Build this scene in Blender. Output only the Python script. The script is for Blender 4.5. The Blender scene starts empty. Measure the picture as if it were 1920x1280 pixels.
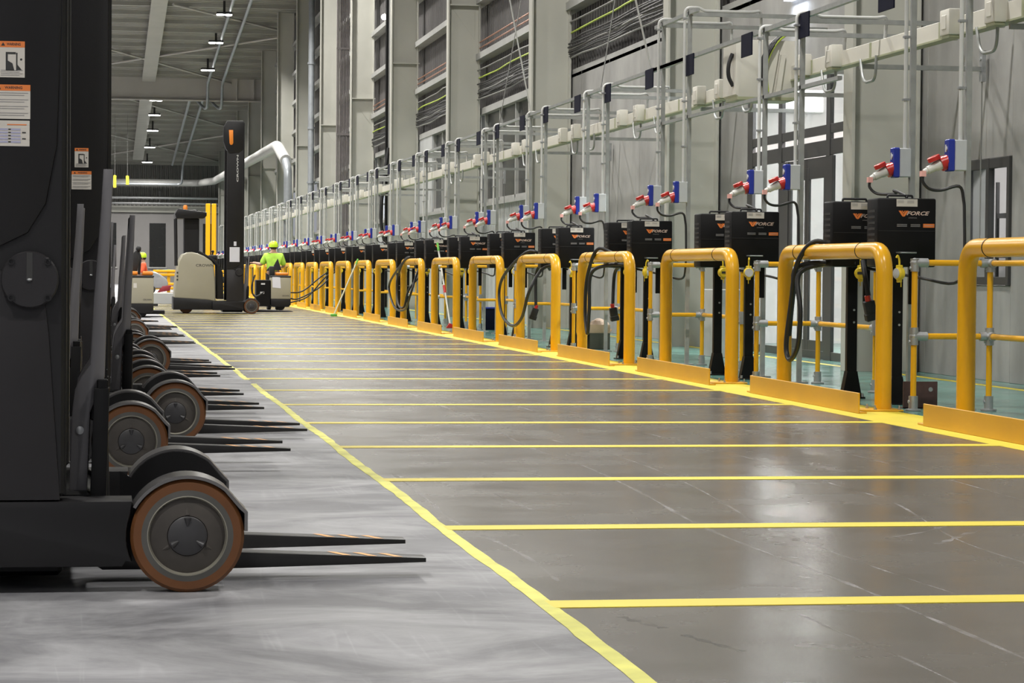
import bpy, bmesh, math, random
from mathutils import Vector, Matrix
random.seed(7)
SC = bpy.context.scene
COL = SC.collection
PI = math.pi
P = 4.56            # pitch of the charging stations along the wall

# ------------------------------------------------------------------ materials
def new_mat(name):
    m = bpy.data.materials.new(name); m.use_nodes = True
    nt = m.node_tree; b = nt.nodes['Principled BSDF']
    return m, nt, b

def paint(name, col, rough=.5, metal=0., var=.08, scale=6., bump=0., bscale=80., spec=.5, alpha=None):
    m, nt, b = new_mat(name)
    N, L = nt.nodes, nt.links
    tc = N.new('ShaderNodeTexCoord')
    no = N.new('ShaderNodeTexNoise'); no.inputs['Scale'].default_value = scale; no.inputs['Detail'].default_value = 5
    L.new(tc.outputs['Object'], no.inputs['Vector'])
    mr = N.new('ShaderNodeMapRange'); mr.inputs[1].default_value = .3; mr.inputs[2].default_value = .7
    mr.inputs[3].default_value = 1 - var; mr.inputs[4].default_value = 1 + var
    L.new(no.outputs['Fac'], mr.inputs[0])
    mx = N.new('ShaderNodeVectorMath'); mx.operation = 'SCALE'
    mx.inputs[0].default_value = col
    L.new(mr.outputs[0], mx.inputs['Scale'])
    L.new(mx.outputs[0], b.inputs['Base Color'])
    b.inputs['Roughness'].default_value = rough; b.inputs['Metallic'].default_value = metal
    b.inputs['Specular IOR Level'].default_value = spec
    if bump:
        n2 = N.new('ShaderNodeTexNoise'); n2.inputs['Scale'].default_value = bscale
        L.new(tc.outputs['Object'], n2.inputs['Vector'])
        bp = N.new('ShaderNodeBump'); bp.inputs['Strength'].default_value = bump; bp.inputs['Distance'].default_value = .01
        L.new(n2.outputs['Fac'], bp.inputs['Height']); L.new(bp.outputs[0], b.inputs['Normal'])
    return m

def glow(name, col, s):
    m, nt, b = new_mat(name)
    b.inputs['Base Color'].default_value = (*col, 1)
    b.inputs['Emission Color'].default_value = (*col, 1); b.inputs['Emission Strength'].default_value = s
    return m

def glass(name, tint=(.9, .93, .93)):
    m, nt, b = new_mat(name); N, L = nt.nodes, nt.links
    tr = N.new('ShaderNodeBsdfTransparent'); tr.inputs[0].default_value = (*tint, 1)
    gl = N.new('ShaderNodeBsdfGlossy'); gl.inputs['Roughness'].default_value = .03
    mx = N.new('ShaderNodeMixShader'); mx.inputs[0].default_value = .07
    L.new(tr.outputs[0], mx.inputs[1]); L.new(gl.outputs[0], mx.inputs[2])
    L.new(mx.outputs[0], nt.nodes['Material Output'].inputs[0])
    return m

def concrete(name, base, var, stain=.25, rough=.75):
    m, nt, b = new_mat(name); N, L = nt.nodes, nt.links
    tc = N.new('ShaderNodeTexCoord')
    n1 = N.new('ShaderNodeTexNoise'); n1.inputs['Scale'].default_value = .9; n1.inputs['Detail'].default_value = 8
    n1.inputs['Roughness'].default_value = .65
    L.new(tc.outputs['Object'], n1.inputs['Vector'])
    mp = N.new('ShaderNodeMapping'); mp.inputs['Scale'].default_value = (.8, 1.1, .4)
    L.new(tc.outputs['Object'], mp.inputs[0])
    n2 = N.new('ShaderNodeTexNoise'); n2.inputs['Scale'].default_value = 1.6; n2.inputs['Detail'].default_value = 6
    L.new(mp.outputs[0], n2.inputs['Vector'])
    ad = N.new('ShaderNodeMath'); ad.operation = 'ADD'
    L.new(n1.outputs['Fac'], ad.inputs[0]); L.new(n2.outputs['Fac'], ad.inputs[1])
    mr = N.new('ShaderNodeMapRange'); mr.inputs[1].default_value = .65; mr.inputs[2].default_value = 1.35
    mr.inputs[3].default_value = 1 - var; mr.inputs[4].default_value = 1 + var
    L.new(ad.outputs[0], mr.inputs[0])
    mx = N.new('ShaderNodeVectorMath'); mx.operation = 'SCALE'; mx.inputs[0].default_value = base
    L.new(mr.outputs[0], mx.inputs['Scale']); L.new(mx.outputs[0], b.inputs['Base Color'])
    b.inputs['Roughness'].default_value = rough
    bp = N.new('ShaderNodeBump'); bp.inputs['Strength'].default_value = .15; bp.inputs['Distance'].default_value = .02
    L.new(n1.outputs['Fac'], bp.inputs['Height']); L.new(bp.outputs[0], b.inputs['Normal'])
    return m

def slab(name, base, scuffcol, rough_lo, rough_hi, scuff=.5, var=.15, dust=0., dmap=(.8, 1.15, 1)):
    """power-floated concrete: cloudy tone, pale tyre scuffs along the lane, patchy polish"""
    m, nt, b = new_mat(name); N, L = nt.nodes, nt.links
    tc = N.new('ShaderNodeTexCoord')
    n1 = N.new('ShaderNodeTexNoise'); n1.inputs['Scale'].default_value = .8; n1.inputs['Detail'].default_value = 9
    n1.inputs['Roughness'].default_value = .7
    L.new(tc.outputs['Object'], n1.inputs['Vector'])
    mr = N.new('ShaderNodeMapRange'); mr.inputs[1].default_value = .3; mr.inputs[2].default_value = .7
    mr.inputs[3].default_value = 1 - var; mr.inputs[4].default_value = 1 + var
    L.new(n1.outputs['Fac'], mr.inputs[0])
    mx = N.new('ShaderNodeVectorMath'); mx.operation = 'SCALE'; mx.inputs[0].default_value = base
    L.new(mr.outputs[0], mx.inputs['Scale'])
    # scuffs: stretched, warped noise thresholded to thin curved streaks
    masks = []
    for rot, sc, seed in ((.45, (1.3, .07, 1), 3.), (-.2, (.9, .05, 1), 11.), (1.35, (1.6, .09, 1), 23.)):
        mp = N.new('ShaderNodeMapping'); mp.inputs['Rotation'].default_value = (0, 0, rot)
        mp.inputs['Scale'].default_value = sc; mp.inputs['Location'].default_value = (seed, seed * .37, 0)
        L.new(tc.outputs['Object'], mp.inputs[0])
        ns = N.new('ShaderNodeTexNoise'); ns.inputs['Scale'].default_value = 2.2; ns.inputs['Detail'].default_value = 3
        ns.inputs['Distortion'].default_value = .6
        L.new(mp.outputs[0], ns.inputs['Vector'])
        s1 = N.new('ShaderNodeMath'); s1.operation = 'SUBTRACT'; s1.inputs[1].default_value = .52
        L.new(ns.outputs['Fac'], s1.inputs[0])
        s2 = N.new('ShaderNodeMath'); s2.operation = 'ABSOLUTE'; L.new(s1.outputs[0], s2.inputs[0])
        r = N.new('ShaderNodeMapRange'); r.inputs[1].default_value = 0; r.inputs[2].default_value = .012
        r.inputs[3].default_value = 1; r.inputs[4].default_value = 0
        L.new(s2.outputs[0], r.inputs[0]); masks.append(r)
    a = N.new('ShaderNodeMath'); a.operation = 'MAXIMUM'; L.new(masks[0].outputs[0], a.inputs[0]); L.new(masks[1].outputs[0], a.inputs[1])
    a2 = N.new('ShaderNodeMath'); a2.operation = 'MAXIMUM'; L.new(a.outputs[0], a2.inputs[0]); L.new(masks[2].outputs[0], a2.inputs[1])
    nb = N.new('ShaderNodeTexNoise'); nb.inputs['Scale'].default_value = 1.7; nb.inputs['Detail'].default_value = 6
    L.new(tc.outputs['Object'], nb.inputs['Vector'])
    rb = N.new('ShaderNodeMapRange'); rb.inputs[1].default_value = .48; rb.inputs[2].default_value = .66
    rb.inputs[3].default_value = 0; rb.inputs[4].default_value = scuff
    L.new(nb.outputs['Fac'], rb.inputs[0])
    mm = N.new('ShaderNodeMath'); mm.operation = 'MULTIPLY'; L.new(a2.outputs[0], mm.inputs[0]); L.new(rb.outputs[0], mm.inputs[1])
    # wide dusty trowel clouds
    mp = N.new('ShaderNodeMapping'); mp.inputs['Scale'].default_value = dmap; L.new(tc.outputs['Object'], mp.inputs[0])
    nd = N.new('ShaderNodeTexNoise'); nd.inputs['Scale'].default_value = 1.4; nd.inputs['Detail'].default_value = 8
    nd.inputs['Roughness'].default_value = .68; nd.inputs['Distortion'].default_value = .8
    L.new(mp.outputs[0], nd.inputs['Vector'])
    rd = N.new('ShaderNodeMapRange'); rd.inputs[1].default_value = .4; rd.inputs[2].default_value = .72
    rd.inputs[3].default_value = 0; rd.inputs[4].default_value = dust
    L.new(nd.outputs['Fac'], rd.inputs[0])
    md = N.new('ShaderNodeMath'); md.operation = 'ADD'; md.use_clamp = True
    L.new(mm.outputs[0], md.inputs[0]); L.new(rd.outputs[0], md.inputs[1])
    mc = N.new('ShaderNodeMix'); mc.data_type = 'RGBA'
    L.new(md.outputs[0], mc.inputs['Factor']); L.new(mx.outputs[0], mc.inputs['A']); mc.inputs['B'].default_value = (*scuffcol, 1)
    L.new(mc.outputs['Result'], b.inputs['Base Color'])
    rr = N.new('ShaderNodeMapRange'); rr.inputs[1].default_value = .3; rr.inputs[2].default_value = .7
    rr.inputs[3].default_value = rough_lo; rr.inputs[4].default_value = rough_hi
    L.new(nb.outputs['Fac'], rr.inputs[0]); L.new(rr.outputs[0], b.inputs['Roughness'])
    bn = N.new('ShaderNodeTexNoise'); bn.inputs['Scale'].default_value = 3.; bn.inputs['Detail'].default_value = 6
    L.new(tc.outputs['Object'], bn.inputs['Vector'])
    bp = N.new('ShaderNodeBump'); bp.inputs['Strength'].default_value = .02; bp.inputs['Distance'].default_value = .01
    L.new(bn.outputs['Fac'], bp.inputs['Height']); L.new(bp.outputs[0], b.inputs['Normal'])
    return m

M = dict(
    slab_dark=slab('polished_concrete', (.101, .091, .079), (.30, .28, .27), .21, .30, .0, .13, .10, (1.5, .16, 1)),
    slab_light=slab('dusty_concrete', (.155, .155, .168), (.50, .50, .52), .42, .6, .16, .2, .75),
    green=slab('green_epoxy', (.10, .245, .205), (.35, .46, .42), .10, .25, .3, .12, .25),
    lane=paint('yellow_lane_paint', (.72, .585, .04), .5, var=.06, scale=3),
    tape=paint('yellow_floor_tape', (.68, .66, .13), .55, var=.18, scale=5, bump=.4, bscale=14),
    yellow=paint('yellow_powder_coat', (.72, .37, .010), .26, var=.05, scale=2),
    yellowflat=paint('yellow_plate_paint', (.68, .36, .02), .42, var=.06, scale=2),
    hookyellow=paint('tool_yellow', (.75, .55, .03), .35, var=.05),
    galv=paint('galvanised_steel', (.42, .43, .44), .42, .75, .12, 20),
    conduit=paint('grey_conduit', (.55, .555, .54), .4, 0, .04),
    strut=paint('strut_channel', (.36, .37, .36), .5, .5, .1, 12),
    white=paint('white_trunking', (.62, .60, .535), .42, 0, .04, 3),
    greenplastic=paint('greenish_cover', (.33, .345, .22), .4, 0, .05),
    column=paint('column_primer', (.44, .435, .39), .42, 0, .05, 1.2),
    concrete=concrete('precast_concrete', (.262, .258, .248), .28),
    concretefar=concrete('precast_concrete_end', (.235, .225, .222), .06),
    clad=paint('grey_cladding', (.125, .12, .118), .38, .3, .1, 1.5),
    cladfar=paint('end_wall_cladding', (.20, .195, .185), .45, .2, .08, 1.5),
    sheet=paint('pale_cladding', (.42, .43, .43), .5, .1, .06, 2),
    girt=paint('girt_steel', (.36, .36, .345), .5, .2, .08, 2),
    roof=paint('roof_deck', (.25, .245, .215), .45, .2, .12, .6),
    purlin=paint('purlin_steel', (.36, .355, .32), .5, .3, .08, 1),
    girder=paint('girder_primer', (.47, .45, .42), .5, 0, .05, .8),
    black=paint('black_powder', (.0055, .0055, .006), .4, 0, .1, 10, spec=.2),
    blackmat=paint('black_rubber', (.012, .012, .013), .6, 0, .1, 10),
    truck=paint('charcoal_truck_paint', (.0085, .008, .009), .42, 0, .1, 4, bump=.05, bscale=220, spec=.4),
    truckgrey=paint('dark_grey_truck_paint', (.019, .0175, .0195), .42, 0, .1, 4, bump=.05, bscale=220, spec=.4),
    barpaint=paint('grey_mast_guard_paint', (.17, .165, .175), .36, .2, .08, 4),
    fender=paint('grey_sheen_fender', (.17, .165, .165), .28, .5, .06, 8),  # black fenders; grey base holds the ceiling reflection on their tops
    tan=paint('tan_truck_paint', (.335, .312, .235), .38, 0, .04, 2),  # dark pieces under the pale body
    tyre=paint('orange_brown_polyurethane', (.125, .045, .011), .5, 0, .16, 9),
    rim=paint('grey_wheel_rim', (.095, .092, .085), .45, .35, .12, 12),
    disc=paint('dusty_wheel_disc', (.055, .048, .042), .55, .2, .2, 14),
    hub=paint('hub_cap_grey', (.048, .047, .05), .4, .2, .1, 12),
    rimedge=paint('rim_edge_highlight', (.30, .285, .235), .4, .4, .15, 10),  # pale tone puts light caught on the rim into its colour
    fork=paint('black_fork_steel', (.022, .021, .021), .4, .4, .2, 10),
    orange=paint('orange_paint', (.80, .24, .02), .45, 0, .05),
    orangemark=paint('orange_fork_mark', (.85, .42, .14), .5, 0, .05),
    stickerw=paint('sticker_white', (.58, .55, .50), .5, 0, .03),
    stickero=paint('sticker_orange', (.72, .20, .045), .5, 0, .03),
    ink=paint('ink_black', (.03, .03, .03), .6, 0, .02),
    inkgrey=paint('ink_grey', (.30, .29, .29), .6, 0, .02),
    inkblue=paint('ink_pale_blue', (.38, .38, .52), .6, 0, .02),
    logo_orange=paint('logo_orange', (.75, .20, .04), .5, 0, .02),
    logo_pale=paint('logo_pale', (.55, .42, .36), .5, 0, .02),
    silver=paint('silver_text', (.55, .55, .55), .5, 0, .02),
    blue=paint('socket_blue', (.018, .035, .30), .35, 0, .04),
    lightgrey=paint('socket_grey', (.50, .52, .54), .45, 0, .04),
    red=paint('plug_red', (.50, .025, .02), .3, 0, .05),
    plugwhite=paint('plug_pale_grey', (.62, .62, .58), .35, 0, .04),
    pink=paint('pink_tag', (.80, .42, .38), .6, 0, .04),
    navy=paint('navy_sign', (.004, .005, .018), .8, 0, .12, 8, spec=.15),
    frame=paint('anthracite_frame', (.042, .041, .041), .42, 0, .06),
    roomwhite=paint('white_room_paint', (.78, .75, .74), .8, 0, .03),
    darkglass=paint('dark_window', (.012, .013, .014), .2, 0, .1),
    glass=glass('clear_glass'),
    insul=paint('white_duct_jacket', (.44, .44, .425), .45, .1, .06, 5, bump=.2, bscale=12),
    copper=paint('copper_pipe', (.36, .17, .10), .4, .6, .1),
    pipegrey=paint('grey_pipe', (.30, .32, .34), .4, .4, .08),
    bundle=paint('pipe_bundle', (.21, .19, .19), .5, .3, .1),
    cable=paint('black_cable', (.012, .012, .013), .5, 0, .05),
    cablegrey=paint('grey_cable', (.20, .20, .19), .5, 0, .05),
    cablegy=paint('yellow_green_cable', (.40, .52, .05), .5, 0, .05),
    rust=paint('brown_primer_plate', (.085, .045, .042), .5, .2, .2, 14),
    card=paint('cardboard', (.50, .36, .24), .8, 0, .06, 6),
    boxgreen=paint('dark_green_card', (.06, .065, .045), .7, 0, .08),
    paper=paint('crumpled_paper', (.60, .48, .38), .8, 0, .08, 5, bump=.6, bscale=9),
    sheetpaper=paint('white_paper', (.66, .66, .72), .7, 0, .02),
    skin=paint('skin', (.45, .26, .18), .55, 0, .05),
    hair=paint('dark_hair', (.02, .015, .012), .6, 0, .1),
    hivis=paint('hivis_lime_cloth', (.46, .80, .09), .8, 0, .1, 10),
    marker=paint('marker_yellow', (.75, .68, .05), .5, 0, .04),
    lime=paint('lime_helmet', (.62, .90, .04), .35, 0, .03),
    vest=paint('hivis_orange_cloth', (.85, .13, .05), .8, 0, .08, 10),
    darkcloth=paint('dark_work_cloth', (.018, .018, .024), .85, 0, .1, 12),
    steelgrey=paint('silver_bodywork', (.34, .35, .37), .3, .4, .05),
    maroon=paint('dark_red_plastic', (.20, .012, .02), .5, 0, .08),
    lamp=glow('led_lens', (1, .98, .93), 14.),
    tube=glow('room_lamp', (1, .97, .95), 3.2),
    cool=glow('cool_lamp', (.75, .82, 1), 4.),
    greenleaf=paint('green_grip', (.12, .42, .06), .5, 0, .05),
    woodpale=paint('pale_handle', (.52, .50, .36), .5, 0, .05),
)

# ------------------------------------------------------------------ mesh builder
class MB:
    def __init__(s):
        s.bm = bmesh.new(); s.mi = 0
    def _faces(s, fs):
        for f in fs: f.material_index = s.mi
    def box(s, x0, x1, y0, y1, z0, z1, bev=0., seg=1):
        r = bmesh.ops.create_cube(s.bm, size=1)
        vs = r['verts']
        for v in vs:
            v.co = Vector(((x0 + x1) / 2 + v.co.x * (x1 - x0), (y0 + y1) / 2 + v.co.y * (y1 - y0), (z0 + z1) / 2 + v.co.z * (z1 - z0)))
        fs = set(f for v in vs for f in v.link_faces); s._faces(fs)
        if bev:
            es = set(e for v in vs for e in v.link_edges)
            r = bmesh.ops.bevel(s.bm, geom=list(es), offset=bev, segments=seg, affect='EDGES', profile=.5)
            s._faces(r['faces'])
        return s
    def prism(s, pts, axis, a, b, bev=0., seg=2):
        """pts: polygon in the two other axes (order x,y,z without axis); extruded from a to b"""
        def mk(p, t):
            if axis == 'x': return (t, p[0], p[1])
            if axis == 'y': return (p[0], t, p[1])
            return (p[0], p[1], t)
        va = [s.bm.verts.new(mk(p, a)) for p in pts]; vb = [s.bm.verts.new(mk(p, b)) for p in pts]
        n = len(pts); fs = [s.bm.faces.new(va), s.bm.faces.new(vb[::-1])]
        for i in range(n):
            j = (i + 1) % n
            fs.append(s.bm.faces.new((va[j], va[i], vb[i], vb[j])))
        bmesh.ops.recalc_face_normals(s.bm, faces=fs)
        s._faces(fs)
        if bev:
            es = set(e for f in fs[:2] for e in f.edges)
            r = bmesh.ops.bevel(s.bm, geom=list(es), offset=bev, segments=seg, affect='EDGES', profile=.5)
            s._faces(r['faces'])
        return s
    def tube(s, pts, r, seg=10, caps=True, radii=None):
        pts = [Vector(p) for p in pts]; n = len(pts)
        tans = []
        for i in range(n):
            t = (pts[min(i + 1, n - 1)] - pts[max(i - 1, 0)])
            tans.append(t.normalized() if t.length > 1e-9 else Vector((0, 0, 1)))
        ref = Vector((0, 0, 1)) if abs(tans[0].z) < .9 else Vector((1, 0, 0))
        nx = tans[0].cross(ref).normalized()
        rings = []
        for i in range(n):
            t = tans[i]
            nx = (nx - t * nx.dot(t)).normalized(); ny = t.cross(nx)
            rr = radii[i] if radii else r
            rings.append([s.bm.verts.new(pts[i] + (nx * math.cos(2 * PI * k / seg) + ny * math.sin(2 * PI * k / seg)) * rr) for k in range(seg)])
        fs = []
        for i in range(n - 1):
            for k in range(seg):
                j = (k + 1) % seg
                fs.append(s.bm.faces.new((rings[i][k], rings[i][j], rings[i + 1][j], rings[i + 1][k])))
        if caps:
            fs.append(s.bm.faces.new(rings[0][::-1])); fs.append(s.bm.faces.new(rings[-1]))
        bmesh.ops.recalc_face_normals(s.bm, faces=fs)
        s._faces(fs); return s
    def lathe(s, prof, c, axis='y', seg=40, closed=False):
        """prof: list of (radius, offset along axis); closed at ends where radius is 0"""
        rings = []
        for r, o in prof:
            ring = []
            for k in range(seg):
                a = 2 * PI * k / seg; u, v = r * math.cos(a), r * math.sin(a)
                p = {'y': (u, o, v), 'x': (o, u, v), 'z': (u, v, o)}[axis]
                ring.append(s.bm.verts.new((c[0] + p[0], c[1] + p[1], c[2] + p[2])))
            rings.append(ring)
        fs = []
        for i in range(len(rings) - 1):
            for k in range(seg):
                j = (k + 1) % seg
                fs.append(s.bm.faces.new((rings[i][k], rings[i][j], rings[i + 1][j], rings[i + 1][k])))
        if prof[0][0] > 1e-6 and prof[-1][0] > 1e-6 and prof[0][0] != prof[-1][0] or closed:
            for k in range(seg):
                j = (k + 1) % seg
                fs.append(s.bm.faces.new((rings[-1][k], rings[-1][j], rings[0][j], rings[0][k])))
        else:
            for ring in (rings[0], rings[-1]):
                fs.append(s.bm.faces.new(ring))
        bmesh.ops.remove_doubles(s.bm, verts=[v for r in rings for v in r], dist=1e-5)
        fs = [f for f in fs if f.is_valid]
        bmesh.ops.recalc_face_normals(s.bm, faces=fs)
        s._faces(fs); return s
    def ball(s, c, r, sub=2):
        q = bmesh.ops.create_icosphere(s.bm, subdivisions=sub, radius=1)
        for v in q['verts']:
            v.co = Vector((c[0] + v.co.x * r[0], c[1] + v.co.y * r[1], c[2] + v.co.z * r[2]))
        s._faces(set(f for v in q['verts'] for f in v.link_faces)); return s
    def mesh(s, me, f):
        """merge a mesh datablock; f maps a coordinate"""
        vs = [s.bm.verts.new(f(v.co)) for v in me.vertices]
        for p in me.polygons:
            try:
                fc = s.bm.faces.new([vs[i] for i in p.vertices]); fc.material_index = s.mi
            except ValueError: pass
        return s
    def quadstrip(s, prof, axis_fn, closed=False):
        a = [s.bm.verts.new(axis_fn(p, 0)) for p in prof]; b = [s.bm.verts.new(axis_fn(p, 1)) for p in prof]
        for i in range(len(prof) - 1):
            f = s.bm.faces.new((a[i], a[i + 1], b[i + 1], b[i])); f.material_index = s.mi
        return s
    def build(s, name, mats, parent=None, smooth=True, ang=35):
        me = bpy.data.meshes.new(name); s.bm.to_mesh(me); s.bm.free()
        for m in (mats if isinstance(mats, (list, tuple)) else [mats]): me.materials.append(m)
        if smooth:
            me.polygons.foreach_set('use_smooth', [True] * len(me.polygons))
            me.set_sharp_from_angle(angle=math.radians(ang))
        o = bpy.data.objects.new(name, me); COL.objects.link(o)
        if parent: o.parent = parent
        return o

def fillet(pts, rad, n=6):
    pts = [Vector(p) for p in pts]; out = [pts[0]]
    for i in range(1, len(pts) - 1):
        p, a, b = pts[i], pts[i - 1], pts[i + 1]
        u, v = (a - p), (b - p); r = min(rad, u.length * .49, v.length * .49)
        u.normalize(); v.normalize()
        p0, p1 = p + u * r, p + v * r
        for k in range(n + 1):
            t = k / n
            out.append(p0 * (1 - t) ** 2 + p * 2 * t * (1 - t) + p1 * t * t)
    out.append(pts[-1]); return out

def spline(pts, n=8):
    pts = [Vector(p) for p in pts]; out = []
    q = [pts[0]] + pts + [pts[-1]]
    for i in range(1, len(q) - 2):
        for k in range(n):
            t = k / n
            out.append(.5 * ((2 * q[i]) + (q[i + 1] - q[i - 1]) * t + (2 * q[i - 1] - 5 * q[i] + 4 * q[i + 1] - q[i + 2]) * t * t + (3 * q[i] - q[i - 1] - 3 * q[i + 1] + q[i + 2]) * t ** 3))
    out.append(pts[-1]); return out

def text_me(body, size, shear=0., extrude=.0, bold=.0):
    cu = bpy.data.curves.new('lettering', 'FONT'); cu.body = body; cu.size = size; cu.shear = shear
    cu.extrude = extrude; cu.offset = bold; cu.resolution_u = 2; cu.align_x = 'CENTER'; cu.align_y = 'CENTER'
    ob = bpy.data.objects.new('lettering', cu); COL.objects.link(ob)
    dg = bpy.context.evaluated_depsgraph_get()
    me = bpy.data.meshes.new_from_object(ob.evaluated_get(dg))
    bpy.data.objects.remove(ob); return me

def tag(o, label, cat, group=None, kind=None):
    o['label'] = label; o['category'] = cat
    if group: o['group'] = group
    if kind: o['kind'] = kind
    return o
def thing(name, loc, label, cat, group=None, rz=0.):
    o = bpy.data.objects.new(name, None); COL.objects.link(o); o.empty_display_size = .2
    o.location = loc; o.rotation_euler.z = rz
    return tag(o, label, cat, group)
def struct(o):
    o['kind'] = 'structure'; return o
def copy_tree(o, loc=None, label=None, skip=(), parent=None):
    c = o.copy(); COL.objects.link(c); c.parent = parent
    if loc is not None: c.location = loc
    if label: c['label'] = label
    for ch in list(o.children):
        if ch.name.split('.')[0] in skip: continue
        copy_tree(ch, None, None, skip, c)
    return c
ORD = ['nearest', 'second', 'third', 'fourth', 'fifth', 'sixth', 'seventh', 'eighth', 'ninth', 'tenth', 'eleventh', 'twelfth',
       'thirteenth', 'fourteenth', 'fifteenth', 'sixteenth', 'seventeenth', 'eighteenth', 'nineteenth', 'twentieth', 'twenty-first',
       'twenty-second', 'twenty-third', 'twenty-fourth', 'twenty-fifth', 'twenty-sixth', 'twenty-seventh', 'twenty-eighth']
def nth(i): return ORD[i] + ('' if i == 0 else ' nearest')

# ------------------------------------------------------------------ the hall
XW = 8.45                                    # inner face of the right wall
YE = 178.                                    # end wall
def roofz(y):
    return 12.5 + .063 * (114 - y) if y > 85 else 14.327 - .063 * (85 - y)

m = MB(); m.box(-26, 1.33, -10, YE, -.2, 0)
floor = struct(m.build('floor', M['slab_light']))
m = MB(); m.box(1.33, 5.8, -10, YE, -.2, .0)
m.build('aisle_slab', M['slab_dark'], floor)
m = MB(); m.box(5.8, 12, -10, YE, -.2, .0)
m.build('green_walkway', M['green'], floor)
m = MB(); m.box(5.25, 5.8, -10, 140, .0002, .0016)
m.build('yellow_band', M['lane'], floor)
m = MB(); m.box(8.0, 8.1, -10, 27.6, .0002, .0014); m.box(8.0, 8.1, 27.6, 140, .0002, .0014)
m.build('wall_edge_stripe', M['lane'], floor)
# hand-laid tape along the bays: slightly wavering edges, one worn gap
def tape_strip(ya, yb, seed):
    rnd = random.Random(seed); m = MB(); n = int((yb - ya) / .16)
    prev = None
    for i in range(n + 1):
        y = ya + (yb - ya) * i / n
        w = .027 + rnd.uniform(-.003, .003); dx = .006 * math.sin(y * 1.7 + seed) + rnd.uniform(-.003, .003)
        z = .0022 + rnd.uniform(0, .0016)
        cur = (m.bm.verts.new((1.325 + dx - w, y, .0012)), m.bm.verts.new((1.325 + dx, y, z)), m.bm.verts.new((1.325 + dx + w, y, .0012)))
        if prev:
            m.bm.faces.new((prev[0], prev[1], cur[1], cur[0])); m.bm.faces.new((prev[1], prev[2], cur[2], cur[1]))
        prev = cur
    return m.build('bay_edge_tape', M['tape'], floor)
tape_strip(2., 22.4, 1); tape_strip(23.2, 95., 2)
def worn(name, col, amount, scale=3.):
    m_, nt, b = new_mat(name); N, L = nt.nodes, nt.links
    b.inputs['Base Color'].default_value = (*col, 1); b.inputs['Roughness'].default_value = .5
    tc = N.new('ShaderNodeTexCoord'); no = N.new('ShaderNodeTexNoise'); no.inputs['Scale'].default_value = scale; no.inputs['Detail'].default_value = 8
    no.inputs['Roughness'].default_value = .7
    L.new(tc.outputs['Object'], no.inputs['Vector'])
    mr = N.new('ShaderNodeMapRange'); mr.inputs[1].default_value = .42; mr.inputs[2].default_value = .68; mr.inputs[3].default_value = .0; mr.inputs[4].default_value = amount
    L.new(no.outputs['Fac'], mr.inputs[0]); L.new(mr.outputs[0], b.inputs['Alpha']); return m_
M['mark'] = worn('pale_tyre_mark', (.42, .40, .40), .62)
M['markdark'] = worn('dark_stain', (.05, .047, .04), .75)
def tyre_mark(pts, w, mat='mark'):
    m = MB(); pts = spline([(x, y, .0003) for x, y in pts], 8); prev = None
    for i, p in enumerate(pts):
        t = (pts[min(i + 1, len(pts) - 1)] - pts[max(i - 1, 0)]).normalized(); n = Vector((t.y, -t.x, 0))
        ww = w * (.65 + .35 * math.sin(i * 1.3))
        cur = (m.bm.verts.new(p - n * ww), m.bm.verts.new(p + n * ww))
        if prev: m.bm.faces.new((prev[0], prev[1], cur[1], cur[0]))
        prev = cur
    return m.build('tyre_mark', M[mat], floor)
for pts, w in (([(2.52, 22.), (2.52, 19.57), (2.51, 16.55), (2.43, 14.41), (2.48, 12.83), (2.44, 11.27), (2.36, 9.82), (2.37, 8.86), (2.40, 7.94), (2.4, 7.12), (2.39, 5.5)], .013),
               ([(2.6, 17.), (2.65, 15.23), (2.8, 13.4), (2.77, 11.75), (2.64, 10.05), (2.62, 8.76), (2.64, 8.), (2.68, 7.4)], .007),
               ([(3.36, 18.), (3.38, 16.53), (3.4, 15.2), (3.47, 14.48), (3.5, 13.), (3.47, 11.71), (3.46, 10.73), (3.22, 9.19), (3.2, 8.3)], .008),
               ([(2.04, 7.2), (2.05, 6.86), (2.08, 6.3), (2.08, 5.6)], .007), ([(1.43, 12.4), (1.42, 10.98), (1.40, 10.09), (1.48, 8.86), (1.47, 8.05)], .012),
               ([(3.09, 9.04), (3.2, 9.2), (3.36, 9.44), (3.58, 9.65), (3.7, 9.6)], .02), ([(3.0, 9.3), (3.2, 9.5), (3.5, 9.9)], .012), ([(1.76, 11.31), (1.78, 10.8), (1.8, 10.52)], .01), ([(4.2, 22.), (4.1, 17.), (4.15, 13.), (4.05, 10.)], .007), ([(2.9, 30.), (3.0, 24.), (3.1, 18.)], .01)):
    tyre_mark(pts, w)
for pts, w in (([(1.50, 7.2), (1.53, 7.08), (1.575, 6.95)], .02), ([(1.60, 6.82), (1.64, 6.66), (1.69, 6.5)], .016)):
    tyre_mark(pts, w, 'markdark')
for i in range(38):
    y = 5.195 + 2.285 * i
    m = MB(); m.box(1.33, 5.27, y - .08, y + .08, .0003, .0024)
    m.build('bay_stripe', M['lane'], floor)

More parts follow.
